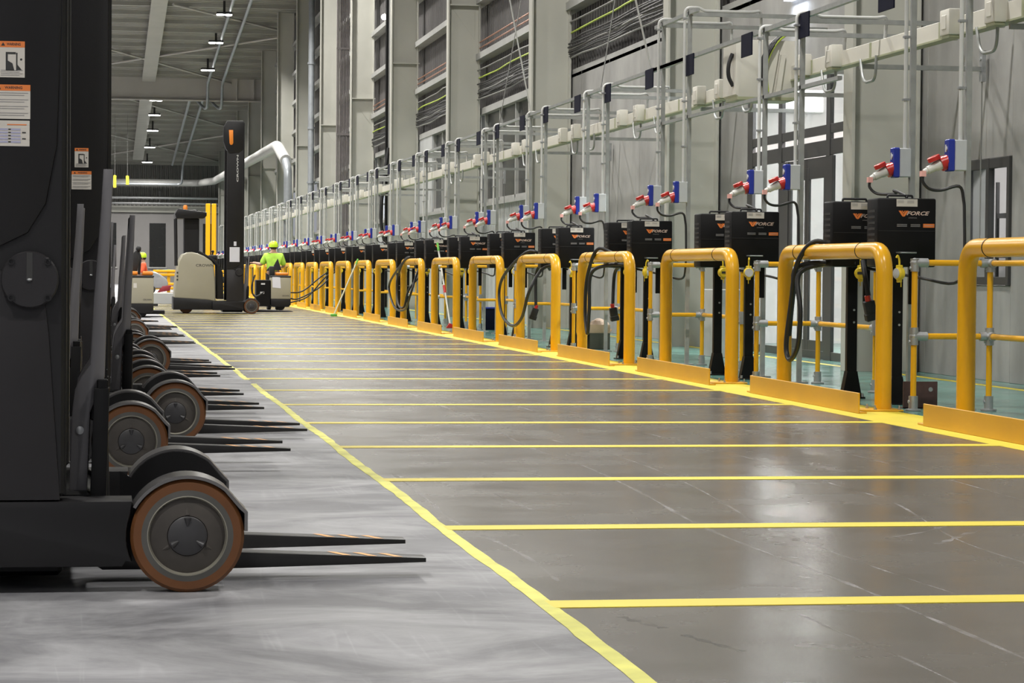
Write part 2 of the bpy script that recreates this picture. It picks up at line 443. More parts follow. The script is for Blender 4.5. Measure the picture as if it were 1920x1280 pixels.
# right wall ------------------------------------------------------------------
def wallbox(m, y0, y1, z0, z1, t=.25, x=XW): m.box(x, x + t, y0, y1, z0, z1, .004)
DY0, DY1, DZ = 27.75, 32.56, 3.55            # glazed entrance
WY0, WY1, WZ0, WZ1 = 22.72, 23.95, .92, 2.14  # window
m = MB()
for y0, y1 in ((-8, -5.4), (-5.39, -2.8), (-2.79, 0), (0.01, 2.5), (2.51, 5), (5.01, 7.5), (7.51, 10), (10.01, 12.5), (12.51, 15), (15.01, 17.5), (17.51, 20.0), (20.01, 21.6), (21.61, WY0)):
    wallbox(m, y0, y1, 0, 4.62)
wallbox(m, WY0, WY1, 0, WZ0); wallbox(m, WY0, WY1, WZ1, 4.62)
for y0, y1 in ((WY1, 25.2), (25.21, DY0)): wallbox(m, y0, y1, 0, 4.62)
for y0, y1 in ((DY0, 30.2), (30.21, DY1)): wallbox(m, y0, y1, DZ, 4.62)
for y0, y1 in ((DY1, 34.4), (34.41, 36.9), (36.91, 39.4), (39.41, 41.9), (41.91, 44.4), (44.41, 45.6)): wallbox(m, y0, y1, 0, 4.62)
wall = struct(m.build('wall_right', M['concrete']))
# ribbed cladding above
def ribbed(name, mat, y0, y1, z0, z1, x, per=.2, dep=.035, parent=None, zf=None):
    m = MB(); prof = []; n = int((y1 - y0) / per)
    for i in range(n):
        y = y0 + i * per
        prof += [(x, y), (x, y + per * .5), (x - dep, y + per * .62), (x - dep, y + per * .88)]
    prof.append((x, y1))
    def fn(p, t): return (p[0], p[1], z0 if t == 0 else (zf(p[1]) if zf else z1))
    m.quadstrip(prof, fn); return m.build(name, mat, parent, smooth=False)
ribbed('upper_cladding', M['clad'], -8, YE, 4.55, 0, XW + .18, .24, .04, wall, lambda y: roofz(y) + .1)
ribbed('lower_sheet', M['sheet'], 45.6, 125, 0, 2.5, XW + .1, .30, .02, wall)
ribbed('lower_sheet', M['clad'], 125, YE, 0, 4.6, XW + .12, .30, .03, wall)
m = MB(); m.box(XW - .02, XW + .2, 45.6, 125, 2.48, 2.56); m.box(XW + .0, XW + .18, -8, YE, 4.56, 4.70)
m.build('wall_cap', M['girt'], wall)
cy = [25.5 - 8.7, 25.5, 34.2, 45.4, 56.6, 67.9, 79.1, 90.3, 101.5, 112.7, 124., 135.2, 146.5, 157.8, 169.]
for gz in (5.85, 7.12, 8.42, 9.7, 11.0):
    m = MB(); m.box(XW - .12, XW + .14, -8, YE, gz - .07, gz + .07)
    m.build('girt', M['girt'], wall, smooth=False)
# high strip windows in the sheet-clad bays
nwin = 1
for i, (a, b) in enumerate(zip(cy[3:8], cy[4:9])):
    y0, y1 = a + 3.2, b - 1.2
    hi = b - .3
    if i == 1:
        hi = 65.2; m = MB(); m.box(XW + .02, XW + .2, hi, b, 2.5, 4.56); m.build('blank_panel', M['sheet'], wall)
    m = MB(); m.box(XW + .13, XW + .15, a + .3, hi, 2.56, 4.56)
    w = struct(m.build('window_%d' % (nwin + 1), M['darkglass'])); nwin += 1
    m = MB()
    nn = 5
    for k in range(nn + 1):
        y = a + .3 + (hi - a - .3) * k / nn; m.box(XW + .06, XW + .16, y - .04, y + .04, 2.56, 4.56)
    m.box(XW + .06, XW + .16, a + .3, hi, 2.56, 2.64); m.box(XW + .06, XW + .16, a + .3, hi, 3.5, 3.56)
    m.build('window_frame', M['girt'], w)
m = MB(); m.box(XW + .04, XW + .09, 75.5, 76.4, 2.62, 3.32)
w = struct(m.build('window_%d' % (nwin + 1), M['cool'])); nwin += 1
m = MB(); m.box(XW + .0, XW + .1, 75.42, 75.5, 2.55, 3.4); m.box(XW + .0, XW + .1, 76.4, 76.48, 2.55, 3.4); m.build('window_frame', M['girt'], w)
m = MB(); m.ball((8.2, 74.3, 8.5), (.09, .09, .09), 2)
o = tag(m.build('wall_lamp', M['lamp']), 'small round bright lamp high on the wall left of the cable ladder', 'lamp')
m = MB(); m.box(8.2, XW + .2, 74.28, 74.32, 8.56, 8.62); m.build('lamp_arm', M['girt'], o)
# near window with a lit store room behind it
m = MB()
for a in ((WY0, WY0 + .07, WZ0, WZ1), (WY1 - .07, WY1, WZ0, WZ1), (23.28, 23.36, WZ0 + .002, WZ1 - .002)):
    m.box(XW - .03, XW + .034, *a, .004)
for a in ((WY0 + .002, WY1 - .002, WZ0 + .002, WZ0 + .08), (WY0 + .002, WY1 - .002, WZ1 - .1, WZ1 - .002)):
    m.box(XW - .024, XW + .028, *a, .004)
win = struct(m.build('window_1', M['frame']))
m = MB(); m.box(XW + .004, XW + .01, WY0 + .05, WY1 - .05, WZ0 + .05, WZ1 - .05)
m.build('pane', M['glass'], win)
# rooms behind the wall
m = MB()
m.box(XW + 2.6, XW + 2.7, 26.5, 36, 0, 4.4); m.box(XW + .25, XW + 2.7, 26.4, 26.5, 0, 4.4); m.box(XW + .25, XW + 2.7, 36, 36.1, 0, 4.4)
m.box(XW + .25, XW + 2.7, 26.4, 36.1, 4.4, 4.5)
struct(m.build('wall_lobby', M['roomwhite']))
m = MB(); m.box(XW + 1.8, XW + 1.9, 19, 26.35, 0, 3.2); m.box(XW + .25, XW + 1.9, 18.9, 19, 0, 3.2)
m.box(XW + .25, XW + 1.9, 26.3, 26.38, 0, 3.2); m.box(XW + .25, XW + 1.9, 18.9, 26.38, 3.2, 3.3)
struct(m.build('wall_office', M['roomwhite']))
# shelving seen through the window
sh = thing('shelf_unit', (XW + 1.2, 24.6, 0), 'dark slatted shelf unit behind the small window in the concrete wall', 'shelf')
m = MB()
for z in (.3, .75, 1.2, 1.62): m.box(-.3, .3, -1.0, 1.0, z, z + .05)
m.build('shelf', M['frame'], sh)
m = MB()
for y in (-1., -.3, .35, 1.0):
    for x in (-.3, .27): m.box(x, x + .03, y - .02, y + .02, 0, 2.0)
m.build('upright', M['frame'], sh)
# glazed entrance
m = MB()
def fr(y0, y1, z0, z1, x0=XW - .012, x1=XW + .034): m.box(x0, x1, y0, y1, z0, z1, .003)
fr(DY0, DY0 + .06, 0, DZ); fr(32.30, DY1, 0, DZ); fr(30.55, 31.0, .001, 2.41, XW - .010, XW + .032); fr(30.85, 31.02, 2.405, DZ - .001, XW - .014, XW + .036); fr(28.62, 28.92, .001, 2.41, XW - .010, XW + .032); fr(28.72, 28.88, 2.405, DZ - .001, XW - .014, XW + .036)
fr(DY0 + .01, DY1 - .01, 2.42, 2.60, XW - .006, XW + .028); fr(DY0 + .01, DY1 - .01, 2.67, 2.78, XW - .008, XW + .026); fr(DY0 + .01, DY1 - .01, DZ - .08, DZ - .002, XW - .006, XW + .028); fr(DY0 + .01, DY1 - .01, .003, .1, XW - .006, XW + .028)
door = struct(m.build('door_1', M['frame']))
for y0, y1 in ((28.92, 29.73), (29.74, 30.55)):
    m = MB(); fr(y0, y0 + .09, .02, 2.3, XW + .001, XW + .03); fr(y1 - .09, y1, .02, 2.3, XW + .001, XW + .03); fr(y0 + .005, y1 - .005, .025, .22, XW + .003, XW + .028); fr(y0 + .005, y1 - .005, 2.16, 2.41, XW + .003, XW + .028)
    d = m.build('door_leaf', M['frame'], door)
    m = MB(); m.box(XW + .012, XW + .018, y0 + .06, y1 - .06, .2, 2.2); m.build('pane', M['glass'], d)
for y0, y1, z0, z1 in ((31.0, 32.3, .1, 2.42), (27.81, 28.62, .1, 2.42), (31.02, 32.3, 2.78, 3.47), (28.88, 30.85, 2.78, 3.47), (27.81, 28.72, 2.78, 3.47)):
    m = MB(); m.box(XW + .010, XW + .016, y0 - .01, y1 + .01, z0 - .01, z1 + .01); m.build('glazing', M['glass'], door)
lob = thing('ceiling_light', (XW + 1.2, 30.4, 4.15), 'bright tube lamp in the lobby behind the glazed entrance', 'lamp')
m = MB(); m.box(-.15, .15, -1.6, 1.6, 0, .08, .01); m.build('housing', M['roomwhite'], lob)
m = MB(); m.box(-.12, .12, -1.55, 1.55, -.03, 0); m.build('diffuser', M['tube'], lob)
wl2 = thing('wall_light', (XW + 1.55, 35.86, 3.5), 'glaring white wall light seen through the top panes of the glazed entrance', 'lamp')
m = MB(); m.box(-.45, .45, .02, .14, -.12, .22, .01); m.build('housing', M['roomwhite'], wl2)
m = MB(); m.box(-.42, .42, .0, .02, -.1, .2); m.build('diffuser', M['tube'], wl2)
def area(loc, sx, sy, e, col=(1, .97, .93), rot=(0, 0, 0), name='lamp_light', spread=PI):
    l = bpy.data.lights.new(name, 'AREA'); l.shape = 'RECTANGLE'; l.size = sx; l.size_y = sy; l.energy = e; l.color = col; l.spread = spread
    o = bpy.data.objects.new(name, l); COL.objects.link(o); o.location = loc; o.rotation_euler = rot; return o
area((XW + 1.2, 30.4, 4.1), 0.3, 3.1, 520, (1, .95, .95))
area((XW + 1.55, 35.8, 3.55), .8, .3, 55, (1, .96, .95), (-PI / 2, 0, 0))
area((XW + 1.0, 23.4, 3.1), .3, 2, 120, (1, .95, .95))

wl = thing('wall_lamp', (XW - .1, 30.1, 4.39), 'small bluish white lamp high on the concrete wall above the glazed entrance', 'lamp')
m = MB(); m.box(-.02, .1, -.38, .38, .02, .12, .01); m.build('housing', M['white'], wl)
m = MB(); m.box(-.015, .09, -.36, .36, 0, .02); m.build('diffuser', M['cool'], wl)
area((XW - .12, 30.1, 4.34), .1, .7, 7, (.82, .88, 1))
# end wall --------------------------------------------------------------------
m = MB(); m.box(-26, XW + .2, YE, YE + .3, 0, 5.1)
wf = struct(m.build('wall_far', M['concretefar']))
m = MB(); prof = []
for i in range(115):
    x = -26 + i * .3; prof += [(x, YE + .1), (x + .15, YE + .1), (x + .19, YE + .02), (x + .27, YE + .02)]
m.quadstrip(prof, lambda p, t: (p[0], p[1], 5.1 if t == 0 else 9.2)); m.build('upper_cladding', M['cladfar'], wf, smooth=False)
m = MB(); m.box(-26, XW, YE - .25, YE, 5.0, 5.45); m.build('ring_beam', M['column'], wf)
m = MB(); m.box(-26, XW, YE - .3, YE, 8.3, 8.6); m.build('eaves_beam', M['purlin'], wf)
for x0, x1 in ((3.3, 4.42), (.2, 1.02), (7.0, 7.9)):
    m = MB(); m.box(x0, x1, YE - .06, YE + .02, 1.2, 4.25); w = struct(m.build('window_%d' % (nwin + 1), M['darkglass'])); nwin += 1
    m = MB(); m.box(x0 - .08, x1 + .08, YE - .1, YE, 1.1, 1.2); m.build('window_sill', M['girt'], w)
# left wall, never in frame from the camera
m = MB(); m.box(-26.3, -26, -10, YE, 0, 16); struct(m.build('wall_left', M['concretefar']))

# roof ------------------------------------------------------------------------
def deck(y0, y1, per, dep):
    prof = []; n = int(round((y1 - y0) / per))
    for i in range(n):
        y = y0 + (y1 - y0) * i / n; pr = (y1 - y0) / n
        prof += [(y, 0), (y + pr * .45, 0), (y + pr * .55, -dep), (y + pr * .9, -dep)]
    prof.append((y1, 0)); return prof
m = MB(); m.quadstrip(deck(98, YE + .3, .42, .14), lambda p, t: ((-26, XW + .25)[t], p[0], roofz(p[0]) + p[1]))
ceil = struct(m.build('ceiling', M['roof'], smooth=False))
m = MB(); m.quadstrip([(-10, 0), (85, 0), (98, 0)], lambda p, t: ((-26, XW + .25)[t], p[0], roofz(p[0])))
m.build('roof_sheet', M['roof'], ceil, smooth=False)
y = 99.
while y < YE - 1:
    m = MB(); z = roofz(y) - .09
    m.prism([(y - .05, z), (y + .05, z), (y + .05, z - .2), (y - .05, z - .2)], 'x', -26, XW)
    m.build('purlin', M['purlin'], ceil); y += 2.35
for nm, a, b in (('a', (8.3, 137.), (.3, 123.)), ('b', (8.3, 118.), (.3, 128.)), ('c', (3., 109.8), (8.3, 116.5)), ('d', (.3, 139.), (8.3, 155.)),
                 ('e', (8.3, 156.5), (.3, 170.)), ('f', (.3, 158.), (8.3, 174.)), ('g', (-8., 139.), (.3, 128.)), ('h', (-8, 112), (.3, 123.)), ('i', (-8, 152), (.3, 139.))):
    m = MB(); m.tube([(a[0], a[1], roofz(a[1]) - .36), (b[0], b[1], roofz(b[1]) - .36)], .055, 8)
    m.build('cross_brace', M['girder'], ceil)
m = MB()
for y0, y1 in ((100, 133.6), (134.6, 172)):
    n = 2
    a, b = roofz(y0), roofz(y1)
    vs = [(2.05, y0, a - .34), (2.75, y0, a - .34), (2.75, y1, b - .34), (2.05, y1, b - .34)]
    lo = [m.bm.verts.new((v[0], v[1], v[2] - .12)) for v in vs]; up = [m.bm.verts.new(v) for v in vs]
    m.bm.faces.new(lo[::-1]); m.bm.faces.new(up)
    for i in range(4): m.bm.faces.new((lo[i], lo[(i + 1) % 4], up[(i + 1) % 4], up[i]))
m.build('roof_tray', M['purlin'], ceil, smooth=False)
g = thing('roof_girder', (0, 134.2, 0), 'deep pale steel girder spanning the hall under the ribbed roof', 'beam')
m = MB(); m.box(-26, 8.3, -.02, .02, 9.96, 11.2); m.build('web', M['girder'], g)
for z in (9.9, 11.15):
    m = MB(); m.box(-26, 8.3, -.2, .2, z, z + .06); m.build('flange', M['girder'], g)
m = MB()
for x in (7.9, 7.0): m.box(x, x + .04, -.19, .19, 9.96, 11.15)
m.build('stiffener', M['girder'], g)
# sprinkler mains: along the roof, down past the girder, on again
for x, dx, lb in ((5.45, -.75, 'left'), (6.2, -.8, 'right')):
    pts = [(x, 100, roofz(100) - .55), (x, 133.0, roofz(133) - .55), (x, 133.6, 9.55), (x + dx * .1, 135, 9.55), (x + dx, 136.2, roofz(136) - .75), (x + dx, 172, roofz(172) - .75)]
    if lb == 'right': pts += [(x + dx, 174., roofz(172) - 2.), (-25, 174., roofz(172) - 2.)]
    m = MB(); m.tube(fillet(pts, .35, 4), .075, 10)
    tag(m.build('sprinkler_pipe', M['pipegrey']), lb + ' of the two grey pipes running under the roof and dropping past the deep girder', 'pipe')
for i, (z, r) in enumerate(((6.0, .09), (5.62, .07))):
    m = MB(); m.tube([(-25, YE - .5, z), (8.0, YE - .5, z)], r, 10)
    for x in range(-24, 8, 4): m.tube([(x, YE - .5, z), (x, YE - .5, z + .5)], .02, 6); m.box(x - .03, x + .03, YE - .5, YE, z + .4, z + .46)
    tag(m.build('wall_pipe', M['galv']), ('upper' if i == 0 else 'lower') + ' of the two silver pipes above the pale beam on the end wall', 'pipe')
# insulated duct along the far right and across the end wall
d = thing('insulated_duct', (0, 0, 0), 'white jacketed duct hugging the right wall and bending down between far columns', 'duct')
m = MB(); m.tube(fillet([(-25, 175.6, 7.0), (6.6, 175.6, 7.0), (7.35, 168, 6.9), (7.35, 107.5, 6.3), (7.4, 103.2, 5.5)], .9, 5), .24, 14)
m.build('jacket', M['insul'], d)
m = MB(); m.tube(fillet([(7.4, 103.3, 5.5), (7.4, 102., 5.1), (7.4, 102., 0)], .4, 5), .165, 14); m.build('down_pipe', M['pipegrey'], d)

# wall columns ----------------------------------------------------------------
for i, y in enumerate(cy[1:]):
    zt = roofz(y) - .1
    c = thing('steel_column', (0, y, 0), 'pale grey steel I-column against the right wall, ' + nth(i) + ' to the camera', 'column', 'steel columns along the right wall')
    m = MB(); m.box(7.72, 8.38, -.012, .012, 0, zt); m.build('web', M['column'], c)
    for x in (7.68, 8.38):
        m = MB(); m.box(x, x + .035, -.16, .16, 0, zt, .003); m.build('flange', M['column'], c)
    if i >= 3:
        m = MB()
        sz = [7.0, 6.6, 6.4, 6.2, 6.0][min(i - 3, 4)]
        m.box(7.72, 8.45, -.15, .15, sz, sz + .03)
        m.prism([(7.75, sz), (8.3, sz), (8.3, sz - .75)], 'y', -.02, .02); m.build('stiffener', M['column'], c)
# risers and bundles between columns
def riser(name, y, x, r, z0, mat, label, cat='pipe'):
    m = MB(); m.tube([(x, y, z0), (x, y, roofz(y) - .1)], r, 12)
    for z in (4.4, 6.5, 9): m.tube([(x, y, z), (x, y, z + .08)], r * 1.25, 12)
    m.box(x, XW + .1, y - .02, y + .02, 4.42, 4.46)
    return tag(m.build(name, mat), label, cat)
riser('riser_pipe', 98.0, 8.0, .12, 0, M['pipegrey'], 'round grey riser pipe beside a far column, right of the white duct')
m = MB()
for k in range(8): m.tube([(7.85 + .055 * k, 85.5 + .02 * (k % 2), 0), (7.85 + .055 * k, 85.5 + .02 * (k % 2), roofz(85) - .2)], .024, 8)
for z in (3.9, 5.6, 8.5): m.box(7.82, 8.31, 85.44, 85.46, z, z + .07)
tag(m.build('pipe_bundle', M['bundle']), 'brownish bundle of thin vertical pipes strapped between two far columns', 'pipes')
m = MB()
for x, w in ((8.05, .055), (8.28, .055)): m.box(x - w, x + w, 71.2, 71.4, 0, roofz(71) - .2)
ld = thing('cable_ladder', (0, 0, 0), 'grey double cable ladder with black edges rising up the right wall', 'cable ladder')
o = m.build('tray', M['girt'], ld)
m = MB()
for x in (7.95, 8.165, 8.37): m.box(x - .025, x + .025, 71.18, 71.42, 0, roofz(71) - .2)
m.build('side_rail', M['black'], ld)
m = MB(); m.tube(spline([(8.0, 71.1, 4.5), (7.85, 71.1, 3.4), (7.8, 71.1, 2.4), (8.0, 71.1, 1.6), (8.3, 71.1, 1.5)], 6), .05, 8)
m.build('hanging_cable', M['cable'], ld)
# cable runs on the girt between columns
for bi, (a, b) in enumerate(zip(cy[1:6], cy[2:7])):
    rnd = random.Random(bi + 3)
    if bi == 0: continue
    t = thing('cable_run', (0, a, 4.7), 'black cable run with one yellow-green cable, ' + ['', 'above the concrete panels', 'between the second pair of big columns', 'left of the second big column', 'beside the grey cable ladder'][bi], 'cables', 'cable runs on the right wall')
    L_ = b - a
    for k in range(11):
        z = .20 + .042 * k if k < 9 else (.68 if k == 9 else .86)
        pts = [(XW - .06 + rnd.uniform(-.03, .03), .1 + (L_ - .2) * j / 8, z - .02 * math.sin(PI * (j % 4) / 4) + rnd.uniform(-.016, .016)) for j in range(9)]
        m = MB(); m.tube(spline(pts, 3), .017, 6)
        m.build('cable', M['cablegy'] if k == 9 else (M['cablegrey'] if k in (0, 10, 4) else M['cable']), t)
    t2 = thing('copper_pipes', (0, a, 6.05), 'pair of thin copper pipes on the girt, ' + ['', 'above the concrete panels', 'between the second pair of big columns', 'left of the second big column', 'beside the grey cable ladder'][bi], 'pipes', 'copper pipes on the right wall')
    for z in (0, .13):
        m = MB(); m.tube([(XW - .05, .1, z), (XW - .05, L_ - .1, z)], .017, 6)
        m.build('pipe', M['copper'], t2)
# high-bay lamps --------------------------------------------------------------
def make_lamp():
    t = thing('highbay_lamp', (0, 0, 0), '', 'lamp', 'high-bay lamps under the roof')
    m = MB(); m.box(-.34, .34, -.16, .16, .05, .14, .02); m.build('housing', M['blackmat'], t)
    m = MB(); m.box(-.05, .05, -.05, .05, .14, .62); m.build('hanger', M['blackmat'], t)
    for s in (-1, 1):
        m = MB(); m.lathe([(0, 0), (.15, 0), (.165, .02), (.165, .05)], (s * .17, 0, 0), 'z', 20); m.build('lens', M['lamp'], t)
    return t
L0 = make_lamp(); first = True
spots = [(5.2, 110, 'nearest in the right-hand row of bright lamps'), (5.2, 118, 'middle in the right-hand row of bright lamps'), (5.2, 127, 'last before the girder in the right-hand row of bright lamps'),
         (2.9, 139, 'nearest in the left-hand row of lamps beyond the girder'), (2.95, 145.5, 'second in the left-hand row of lamps beyond the girder'), (3., 153, 'third in the left-hand row of lamps beyond the girder'),
         (3., 162, 'fourth in the left-hand row of lamps beyond the girder'), (3., 171, 'farthest of the lamps, closest to the end wall')]
for i, (x, y, lb) in enumerate(spots):
    loc = (x, y, roofz(y) - .75)
    o = L0 if i == 0 else copy_tree(L0, loc)
    o.location = loc; o['label'] = 'twin-lens white high-bay lamp, ' + lb
# right row carries on out of frame; left rows added to light the hall
LE = 780.
for j, x in enumerate((5.2, -2.5, -11, -19.5)):
    for i in range(20):
        y = -6 + 9.2 * i
        if x == 5.2 and (y > 105 or y < 0): continue
        if y > 172: continue
        z = roofz(y) - .75
        far = y > 95 and x > -5
        area((x, y, z - .02), .6, .4, LE * ((z - 1) / 11) ** 2 * (1 if j < 2 else .8), (1, .975, .93), spread=2.0 if (far and y < 135) else 2.75)
for x, y, lb in spots:
    area((x, y, roofz(y) - .78), .6, .4, LE * (.9 if y < 135 else 1.3), (1, .975, .93), spread=2.1 if y < 135 else 2.9)

# ------------------------------------------------------------------ charging stations
def make_barrier():
    t = thing('guard_barrier', (5.72, 13.45, 0), '', 'barrier', 'yellow guard barriers along the chargers')
    m = MB(); m.tube(fillet([(0, 0, 0), (0, 0, 1.19), (0, 2.75, 1.19), (0, 2.75, 0)], .2, 7), .0625, 22); m.build('bent_tube', M['yellow'], t)
    m = MB(); m.box(-.305, -.293, -.38, 2.72, .002, .152, .003); m.box(-.293, -.24, -.38, 2.72, .002, .012); m.build('kick_plate', M['yellowflat'], t)
    for y in (0, 2.75):
        m = MB(); m.box(-.29, .12, y - .13, y + .13, .002, .016, .003); b = m.build('base_plate', M['yellowflat'], t)
        m = MB()
        for dx, dy in ((-.09, -.1), (-.09, .1), (.095, -.1), (.095, .1)): m.lathe([(0, 0), (.013, 0), (.013, .014), (.006, .014), (.006, .034), (0, .034)], (dx, y + dy, .014), 'z', 8)
        m.build('anchor_bolt', M['galv'], b)
    for y in (.55, 2.3):
        m = MB(); m.tube([(0, y - .005, 1.19), (0, y + .005, 1.19)], .0655, 22); m.build('cable_tie', M['black'], t)
    return t
def make_rail():
    """tube handrail: across the bay end, then back along the chargers"""
    t = thing('handrail', (5.95, 18.0, 0), '', 'handrail', 'yellow handrails between the chargers')
    R = .0225; H1, H2 = 1.1, .555
    posts = [(0, 0), (.585, 0), (.585, -1.75)]
    for x, y in posts:
        m = MB(); m.tube([(x, y, .02), (x, y, H1)], R, 12); m.build('post', M['yellow'], t)
        m = MB(); m.lathe([(0, .0), (.06, .0), (.06, .012), (.034, .016), (.034, .11), (0, .11)], (x, y, .002), 'z', 14); m.lathe([(0, 0), (.012, 0), (.012, .012), (0, .012)], (x - .04, y, .07), 'x', 8); m.build('socket_flange', M['galv'], t)
    for z, nm in ((H1, 'top_rail'), (H2, 'mid_rail')):
        m = MB(); m.tube([(0, 0, z), (.585, 0, z)], R, 12); m.tube([(.585, 0, z), (.585, -1.75, z)], R, 12); m.build(nm, M['yellow'], t)
        for x, y in posts:
            m = MB(); m.tube([(x, y, z - .065), (x, y, z + (.03 if z == H1 else .065))], .033, 12)
            if y == 0 and x == 0: m.tube([(x, y, z), (x + .1, y, z)], .033, 12); m.ball((x, y, z), (.036, .036, .036), 2)
            elif y == 0: m.tube([(x - .075, y, z), (x, y, z)], .033, 12); m.tube([(x, y, z), (x, y - .08, z)], .033, 12)
            else: m.tube([(x, y + .08, z), (x, y, z)], .033, 12)
            m.lathe([(0, 0), (.011, 0), (.011, .012), (0, .012)], (x - .04, y, z - .04), 'x', 8)
            m.build('clamp', M['galv'], t)
    return t
def vforce(m, cx, y, z, s):
    """winged-V emblem and lettering, laid on a face that looks to -Y"""
    m.mi = 0
    E = [[(-.5, .42), (-.26, .42), (-.02, -.12), (-.0, -.5), (-.14, -.42)],
         [(.5, .42), (.26, .42), (.02, -.12), (.0, -.5), (.14, -.42)],
         [(-.20, .42), (-.09, .42), (-.0, .16), (-.0, -.06)], [(.20, .42), (.09, .42), (.0, .16), (.0, -.06)]]
    for pl in E:
        m.prism([(cx + p[0] * s * 1.6, z + p[1] * s) for p in pl], 'y', y - .0012, y)
    m.mi = 1
    m.mesh(T_FORCE, lambda c: (cx + .108 + c.x * 1.3, y - .0015, z + c.y * .95))
T_FORCE = text_me('FORCE', .043, .35, 0, .0012)
T_LITH = text_me('LITHIUM-ION', .011, 0)
def make_charger():
    t = thing('battery_charger', (6.1, 18.95, 0), '', 'charger', 'black battery chargers on posts')
    m = MB(); m.box(-.042, .042, -.03, .03, .18, 1.1, .004)
    m.prism([(-.042, .22), (.042, .22), (.082, .012), (-.082, .012)], 'y', -.045, .045); m.box(-.1, .1, -.09, .09, .0, .012, .002)
    s = m.build('stand', M['black'], t)
    m = MB()
    for z in (.62, .72): m.lathe([(0, 0), (.009, 0), (.009, .008), (0, .008)], (.012, -.038, z), 'y', 8)
    for x in (-.08, .08): m.lathe([(0, 0), (.011, 0), (.011, .03), (0, .03)], (x, -.07, .01), 'z', 8)
    m.build('bolt', M['galv'], s)
    m = MB(); m.box(-.235, .235, -.23, .05, 1.07, 1.6, .016, 2); cab = m.build('cabinet', M['black'], t)
    m = MB()
    m.box(-.225, .225, -.233, -.228, 1.345, 1.35)
    for k in range(9): m.box(-.238, -.233, -.17, .0, 1.13 + .045 * k, 1.15 + .045 * k)
    m.build('vent_slats', M['blackmat'], cab)
    m = MB(); m.tube(fillet([(-.1, -.05, 1.6), (-.1, -.05, 1.625), (.1, -.05, 1.625), (.1, -.05, 1.6)], .015, 3), .009, 8); m.build('handle', M['blackmat'], cab)
    m = MB(); m.mi = 0; m.box(-.085, .082, -.2335, -.23, 1.535, 1.592)
    m.mi = 1
    for k in range(3): m.box(-.075, -.028, -.2345, -.2333, 1.578 - .008 * k, 1.581 - .008 * k); m.box(.0, .055, -.2345, -.2333, 1.578 - .008 * k, 1.581 - .008 * k)
    m.build('rating_label', [M['stickerw'], M['inkgrey']], cab)
    m = MB(); vforce(m, -.028, -.231, 1.482, .05)
    m.mi = 2; m.mesh(T_LITH, lambda c: (.045 + c.x, -.2315, 1.448 + c.y))
    m.build('logo', [M['logo_orange'], M['logo_pale'], M['inkgrey']], cab)
    m = MB(); m.mi = 0; m.box(.13, .22, -.2335, -.23, 1.375, 1.404)
    m.mi = 1; m.box(.14, .21, -.2345, -.2333, 1.388, 1.392)
    for z in (1.398, 1.390, 1.382):
        m.box(-.08, .0, -.2345, -.23, z - .0015, z + .0015); m.box(.03, .105, -.2345, -.23, z - .0015, z + .0015)
    m.build('front_labels', [M['logo_orange'], M['inkgrey']], cab)
    m = MB(); m.box(.1, .155, .0, .03, .78, 1.08, .003); m.build('cable_guide', M['black'], t)
    m = MB(); m.tube([(-.08, -.225, 1.18), (-.08, -.34, 1.18)], .006, 8); m.tube([(-.08, -.32, 1.18), (.05, -.32, 1.18)], .006, 8); m.build('hook_arm', M['galv'], t)
    return t
def make_balancer():
    t = thing('spring_balancer', (6.1, 18.6, 1.0), '', 'balancer', 'yellow spring balancers hanging at the chargers')
    m = MB(); m.lathe([(0, -.032), (.046, -.032), (.058, -.018), (.058, .018), (.046, .032), (0, .032)], (0, 0, 0), 'y', 22); m.box(-.03, .03, -.02, .02, .03, .075, .006); m.box(-.022, .022, -.018, .018, -.08, -.03, .006); m.build('drum', M['hookyellow'], t)
    m = MB(); m.box(-.028, .028, -.0345, -.032, -.012, .014); m.build('label_plate', M['ink'], t)
    m = MB(); m.tube(fillet([(0, 0, .05), (0, 0, .12), (.0, .02, .165), (0, .035, .14)], .02, 4), .009, 8); m.build('hook', M['hookyellow'], t)
    m = MB(); m.lathe([(0, 0), (.046, 0), (.046, .006), (0, .006)], (0, .032, 0), 'y', 18); m.build('side_disc', M['lightgrey'], t)
    m = MB(); m.tube([(0, -.02, -.05), (0, -.02, -.12)], .005, 6); m.build('cord', M['hookyellow'], t)
    return t
